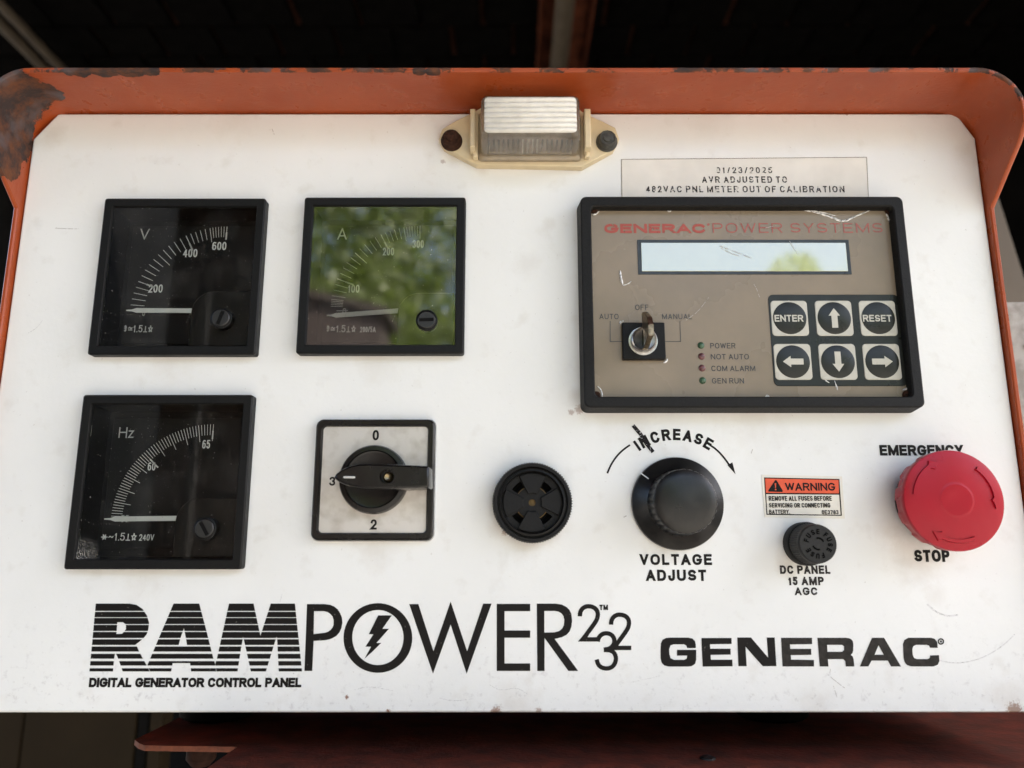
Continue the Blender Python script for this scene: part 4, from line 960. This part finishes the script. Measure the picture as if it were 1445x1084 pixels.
# ================================================================== steel base, mounts and surroundings
M_DECK = mat('red_brown_primer', (.125, .030, .019), .65, scale=90, bump=.6, bscale=420, col2=(.06, .022, .016), spec=.12)
M_EDGE = mat('raw_rust_edge', (.16, .042, .016), .8, var=.4, scale=400)
deck_pts = [at_z(x, y, 0) for x, y in ((190, 1044), (196, 1049), (205, 1052), (335, 1054), (292, 1084))]
dk = [(deck_pts[0][0] + .004, .22), deck_pts[0], deck_pts[1], deck_pts[2], deck_pts[3], deck_pts[4], (deck_pts[4][0] - .012, -.035), (.42, -.035), (.42, .22)]
dv = [(x, y, z) for z in (-.0022, 0) for x, y in dk]; nd = len(dk)
df_ = [tuple(range(nd)), tuple(range(2 * nd - 1, nd - 1, -1))] + [(i, nd + i, nd + (i + 1) % nd, (i + 1) % nd) for i in range(nd)]
base = bpy.data.objects.new('machine_base_plate', None); COL.objects.link(base); tag(base, 'red brown primed steel base plate under the control box', 'base plate')
dm = mesh('deck', dv, df_, False)
dm.materials.append(M_DECK); dm.materials.append(M_EDGE)
for p in dm.polygons:
    if abs(p.normal.z) < .3: p.material_index = 1
o = bpy.data.objects.new('plate', dm); COL.objects.link(o); o.parent = base
def cyl(x, y, z0, prof, n=32):
    vs_, fs = [], []
    for r, z in prof: vs_ += [(x + r * cos(2 * pi * i / n), y + r * sin(2 * pi * i / n), z0 + z) for i in range(n)]
    for k in range(len(prof) - 1):
        for i in range(n): fs.append((k * n + i, k * n + (i + 1) % n, (k + 1) * n + (i + 1) % n, (k + 1) * n + i))
    fs.append(tuple(range(n))); fs.append(tuple(range((len(prof) - 1) * n, len(prof) * n)))
    return mesh('turned', vs_, fs)
bx, by = at_z(999, 1071, 0)
b_ = obj('bolt', cyl(bx, by, -.0006, [(.0032, 0), (.0030, .0012), (.0018, .0018)], 10), mat('black_oxide_bolt', (.03, .026, .026), .5, metal=.6, var=.4)); b_.parent = base
bx, by = at_z(278, 1054, -.004)
b_ = obj('bolt', cyl(bx, by + .006, -.0132, [(.004, 0), (.0065, .003), (.0065, .0109)], 14), mat('rust_bolt', (.03, .014, .01), .8, var=.4, spec=.1)); b_.parent = base
ZB = ZC + BV - .002
for x in (262, 1128):
    X, Y = at_z(x, 1040, 0.0)
    m_ = bpy.data.objects.new('rubber_mount', None); COL.objects.link(m_); m_.location = (X, .078, 0)
    tag(m_, 'black rubber mount between the control box and base, ' + ('over the plate end' if x < 700 else 'on the wide plate side'), 'rubber mount', 'rubber mounts under the box')
    for nm, pr in (('cushion', [(.015, .0008), (.0175, .0025), (.0175, ZB - .0025), (.015, ZB - .0008)]), ('washer', [(.011, 0), (.011, .0008)])):
        c_ = obj(nm, cyl(0, 0, 0, pr, 28), mat('black_rubber', (.004, .004, .004), .8, var=.3, spec=.05)); c_.parent = m_

# galvanised angle beside the box
M_GALV = mat('galvanised_steel', (.36, .34, .31), .6, metal=.3, scale=130, bump=.3, bscale=300, col2=(.24, .22, .195), thr=(.38, .6))
gx0, gzt = at_y(1419, 426, .045); gx1, _ = at_y(1470, 426, .045); _, gzb = at_y(1440, 690, .045)
ga = bpy.data.objects.new('galvanised_angle', None); COL.objects.link(ga); ga.location = (gx0, .045, gzb)
tag(ga, 'galvanised steel angle strip standing beside the box, stained', 'angle strip')
for nm, me in (('front_leg', wbox(0, gx1 - gx0, 0, .003, 0, gzt - gzb, .0005)), ('side_leg', wbox(gx1 - gx0 - .003, gx1 - gx0, .0035, .04, 0, gzt - gzb, .0005))):
    c_ = obj(nm, me, M_GALV); c_.parent = ga
for i, z in enumerate((.012, .035, .055, .070)):
    c_ = obj('rivet', cyl(0, 0, 0, [(.0016, 0), (.0014, .0008), (.0006, .0011)], 14), M_GALV); c_.parent = ga
    c_.rotation_euler = (radians(90), 0, 0); c_.location = (.0075, -.0001, z)

# dark canopy over the machine
HC = 1.0; ZCE = ZC + HC
M_TILE = mat('sooty_ceiling_tile', (.004, .0037, .0034), .9, var=.5, scale=30, spec=.02)
M_SEAM = mat('brown_backing', (.055, .022, .013), .9, var=.6, scale=25, spec=.02)
M_DARK = mat('sooty_sheet_steel', (.008, .0075, .007), .9, var=.4, scale=12, spec=.05)
cei = obj('ceiling', wbox(-1.8, 1.2, -1.3, 1.62, ZCE + .02, ZCE + .06), M_SEAM, kind='structure')
tm_ = wbox(-.058, .058, -.046, .046, 0, .012, .004); tm_.materials.append(M_TILE)
for j in range(9):
    for i in range(-11, 10):
        tl_ = bpy.data.objects.new('ceiling_tile', tm_); COL.objects.link(tl_); tl_.parent = cei
        tl_.location = (i * .121 + (j % 2) * .06 + random.uniform(-.004, .004), .80 + j * .097, ZCE + .0085 + random.uniform(-.0015, .0015)); tl_.rotation_euler = (0, 0, random.uniform(-.015, .015))
obj('side_wall', wbox(1.21, 1.26, .25, 1.615, -1.2, ZCE + .06), M_DARK, kind='structure')
obj('back_wall', wbox(-1.8, 1.26, 1.62, 1.68, -1.2, ZCE + .06), M_DARK, kind='structure')
def pipe(name, label, px, py, r, m, cat, z, group=None):
    X, Y = at_z(px, py, z); n = 16; vs_, fs = [], []
    for y in (.4, 1.6): vs_ += [(r * cos(2 * pi * i / n), y, r * sin(2 * pi * i / n)) for i in range(n)]
    fs = [(i, (i + 1) % n, n + (i + 1) % n, n + i) for i in range(n)]
    return obj(name, mesh('pipe', vs_, fs), m, (X, 0, z), label=label, cat=cat, group=group)
M_PIPE = mat('dull_conduit', (.10, .078, .054), .6, var=.3, scale=30)
pipe('conduit', 'pale conduit running along the rusty ceiling beam', 793, 50, .018, M_PIPE, 'conduit', ZCE - .035)
bmX = at_z(795, 50, ZCE)[0]
bmo = bpy.data.objects.new('ceiling_beam', None); COL.objects.link(bmo); bmo.location = (bmX, 0, ZCE); tag(bmo, 'rusty steel channel beam under the dark ceiling', 'beam')
M_BEAM = mat('rust_beam', (.13, .040, .020), .85, spec=.1, var=.6, scale=22, bump=.4, bscale=60)
for nm, (x0, x1, z0, z1) in {'web': (-.052, .052, .0, .006), 'flange': (-.052, -.046, -.02, -.0005)}.items():
    c_ = obj(nm, wbox(x0, x1, .4, 1.6, z0, z1, .001), M_BEAM); c_.parent = bmo
c_ = obj('flange', wbox(.046, .052, .4, 1.6, -.02, -.0005, .001), M_BEAM); c_.parent = bmo
pipe('conduit', 'thin tan conduit, the one nearer the beam of two running side by side', 42, 50, .0085, M_PIPE, 'conduit', ZCE - .03)
pipe('conduit', 'thin tan conduit, the one farther from the beam of two running side by side', 17, 50, .0105, M_PIPE, 'conduit', ZCE - .03)

# tan sheet behind the right side and the olive wall seen low on the left
M_TAN = mat('tan_sheet', (.13, .10, .072), .7, var=.2, scale=20)
def slab(name, pts, Y, th_, m, label, cat):
    v0 = [at_y(x, y, Y) for x, y in pts]; n = len(v0)
    vs_ = [(x, Y, z) for x, z in v0] + [(x, Y + th_, z) for x, z in v0]
    fs = [tuple(range(n)), tuple(range(2 * n - 1, n - 1, -1))] + [(i, n + i, n + (i + 1) % n, (i + 1) % n) for i in range(n)]
    return obj(name, mesh(name, vs_, fs, False), m, label=label, cat=cat)
slab('air_duct', [(1380, 270), (1406, 270), (1446, 395), (1500, 500), (1500, 640), (1380, 640)], .30, .06, M_TAN, 'tan sheet metal duct with a slanting edge behind the galvanised angle', 'duct')
M_OLIVE = mat('olive_brown_sheet', (.020, .0135, .0065), .7, spec=.1, var=.25, scale=15)
ep = Thing('side_cabinet', 'olive brown sheet metal cabinet standing behind the base plate end', 'cabinet', origin=(0, -ZC))
Yc = .34
def cab(nm, x0, x1, y0, y1, th_, m):
    a_, b_ = (at_y(x0, 1045, Yc)[0], at_y(x0, y0, Yc)[1]), (at_y(x1, 1045, Yc)[0], at_y(x1, y1, Yc)[1])
    c_ = obj(nm, wbox(a_[0], b_[0], Yc, Yc + th_, b_[1], a_[1], .001), m); c_.parent = ep.o; return c_
cab('panel', -120, 29.5, 430, 1400, .02, M_OLIVE); cab('panel', 31, 190, 900, 1400, .02, M_OLIVE); cab('panel', 209, 228, 900, 1400, .02, M_OLIVE); cab('back', 20, 215, 880, 1400, .0, M_DARK) if False else None
cab('post', 192, 207, 900, 1400, .03, M_DARK)

# ================================================================== what the glass mirrors: ground, shed, open door and trees behind the camera
GZ = -1.2
M_GROUND = mat('dry_gravel_ground', (.125, .118, .105), .9, var=.35, scale=1.2)
obj('ground', wbox(-120, 120, -120, 60, GZ - .1, GZ), M_GROUND, kind='structure')
M_DOOR = mat('black_painted_door', (.012, .012, .012), .6, var=.2, scale=8)
dr = bpy.data.objects.new('enclosure_door', None); COL.objects.link(dr); dr.location = (-.95, -.5, GZ); tag(dr, 'open black enclosure door panel beside the machine', 'door')
for nm, me in (('leaf', wbox(-.03, .0, -1.72, 0, .05, 2.27, .004)), ('hinge_post', wbox(-.07, -.031, -.06, .0, .0, 2.27, .004)), ('handle', wbox(.0005, .03, -.3, -.27, 1.0, 1.18, .004)), ('foot', wbox(-.03, 0, -1.7, -1.6, 0, .049, .002))):
    c_ = obj(nm, me, M_DOOR); c_.parent = dr
pst = obj('steel_post', cyl(0, 0, 0, [(.007, 0), (.007, 1.72), (.006, 1.725)], 20), M_GALV, (-.544, -1.0, GZ), label='thin galvanised post standing in front of the open door', cat='post')
cp = obj('canopy_post', wbox(-.095, .095, -.05, .05, 0, ZCE + .02 - GZ - .002, .006), mat('brown_timber', (.34, .24, .18), .8, var=.3, scale=9), (-.605, -1.24, GZ), label='brown square post carrying the front of the dark canopy', cat='post')
cp.location.y = -1.24
sh = bpy.data.objects.new('brown_shed', None); COL.objects.link(sh); sh.location = (0, -6, GZ); tag(sh, 'brown sheet metal shed with a sloping roof edge facing the panel', 'shed')
M_SHED = mat('brown_siding', (.055, .040, .033), .7, var=.25, scale=5)
vs_ = [(-4.6, 0, 0), (-1.12, 0, 0), (-1.12, 0, 3.2), (-4.6, 0, 4.0), (-4.6, -.6, 0), (-1.12, -.6, 0), (-1.12, -.6, 3.2), (-4.6, -.6, 4.0)]
c_ = obj('walls', mesh('walls', vs_, [(0, 1, 2, 3), (4, 7, 6, 5), (1, 5, 6, 2), (0, 3, 7, 4)], False), M_SHED); c_.parent = sh
vs_ = [(x, y, z + dz) for dz in (.001, .06) for x, y, z in ((-4.8, .04, 4.046), (-1.05, .04, 3.184), (-1.05, -.64, 3.184), (-4.8, -.64, 4.046))]
c_ = obj('roof', mesh('roof', vs_, [(0, 1, 2, 3), (7, 6, 5, 4), (0, 4, 5, 1), (1, 5, 6, 2), (2, 6, 7, 3), (3, 7, 4, 0)], False), M_SHED); c_.parent = sh

M_BARK = mat('bark', (.10, .075, .055), .9, var=.5, scale=9, bump=.5, bscale=20)
def leaf_mat(name, c):
    m = mat(name, c, .5, var=.5, scale=1.1)
    n_ = m.node_tree.nodes; l_ = m.node_tree.links; b_ = n_['Principled BSDF']
    tl = n_.new('ShaderNodeBsdfTranslucent'); tl.inputs[0].default_value = (c[0] * 1.5, c[1] * 1.5, c[2], 1)
    mx = n_.new('ShaderNodeMixShader'); mx.inputs[0].default_value = .4
    l_.new(b_.outputs[0], mx.inputs[1]); l_.new(tl.outputs[0], mx.inputs[2]); l_.new(mx.outputs[0], n_['Material Output'].inputs['Surface'])
    return m
LEAF = [leaf_mat('leaf_green', (.115, .165, .012)), leaf_mat('leaf_dark', (.08, .125, .012))]
def crown_mesh(seed, n):
    rnd = random.Random(seed); vs_, fs = [], []
    clumps = []
    for _ in range(44):
        a, u, r = rnd.uniform(0, 2 * pi), rnd.uniform(-.75, 1), rnd.uniform(.45, 1)
        s = sqrt(max(0, 1 - u * u)); clumps.append((r * s * cos(a), r * s * sin(a), r * u, rnd.uniform(.16, .32)))
    for _ in range(n):
        c = rnd.choice(clumps); v = Vector((rnd.gauss(0, 1), rnd.gauss(0, 1), rnd.gauss(0, .8)))
        v = v.normalized() * c[3] * rnd.random() ** .4; p = Vector(c[:3]) + v
        d = Vector((rnd.gauss(0, 1), rnd.gauss(0, 1), rnd.gauss(0, 1))).normalized(); e = d.orthogonal().normalized()
        s = rnd.uniform(.018, .04); k = len(vs_)
        for q in (p - d * s, p + e * s * .5, p + d * s, p - e * s * .5): vs_.append(tuple(q))
        fs.append((k, k + 1, k + 2, k + 3))
    me = bpy.data.meshes.new('crown'); me.from_pydata(vs_, [], fs); return me
CR = [crown_mesh(3, 8500), crown_mesh(9, 8500)]
for k_, m_ in zip(CR, LEAF): k_.materials.append(m_)
def trunk_mesh(seed):
    rnd = random.Random(seed); vs_, fs = [], []
    def limb(p0, p1, r0, r1, n=8):
        d = (p1 - p0).normalized(); e = d.orthogonal().normalized(); f = d.cross(e); k = len(vs_)
        for p, r in ((p0, r0), ((p0 + p1) / 2 + e * r0 * .5, (r0 + r1) / 2), (p1, r1)):
            for i in range(n): vs_.append(tuple(p + (e * cos(2 * pi * i / n) + f * sin(2 * pi * i / n)) * r))
        for q in range(2):
            for i in range(n): fs.append((k + q * n + i, k + q * n + (i + 1) % n, k + (q + 1) * n + (i + 1) % n, k + (q + 1) * n + i))
    limb(Vector((0, 0, 0)), Vector((.1, .05, 3.2)), .2, .13)
    for i in range(6):
        a = i * 1.05 + rnd.random(); limb(Vector((.08, .04, 2.2 + .16 * i)), Vector((cos(a) * 1.3, sin(a) * 1.3, 3.4 + .25 * i)), .08, .025)
    return mesh('trunk', vs_, fs)
TK = trunk_mesh(5)
trees = [(-1.3, -12, 3.7, 0, 'broad leafy green tree mirrored in the ammeter glass, beside the shed'), (-1.6, -18, 4.6, 1, 'darker green tree behind the shed, half hidden by a leafier one'),
         (-4.4, -15, 4.4, 0, 'tall green tree rising behind the brown shed roof'), (8.15, -14, 4.0, 0, 'green tree standing alone on the open side of the yard'),
         (12.5, -18, 4.2, 1, 'dark green tree at the far edge of the open yard'), (-11, -15, 4.5, 1, 'dark spreading tree beyond the black door side')]
for x, y, s, k, lab in trees:
    t_ = bpy.data.objects.new('tree', None); COL.objects.link(t_); t_.location = (x, y, GZ); tag(t_, lab, 'tree', 'trees across the yard')
    c_ = bpy.data.objects.new('trunk', TK); COL.objects.link(c_); c_.parent = t_
    if not TK.materials: TK.materials.append(M_BARK)
    c_ = bpy.data.objects.new('crown', CR[k]); COL.objects.link(c_); c_.parent = t_; c_.location = (0, 0, 2.6 + s * .62); c_.scale = (s * .85, s * .85, s * .8); c_.rotation_euler = (0, 0, x)
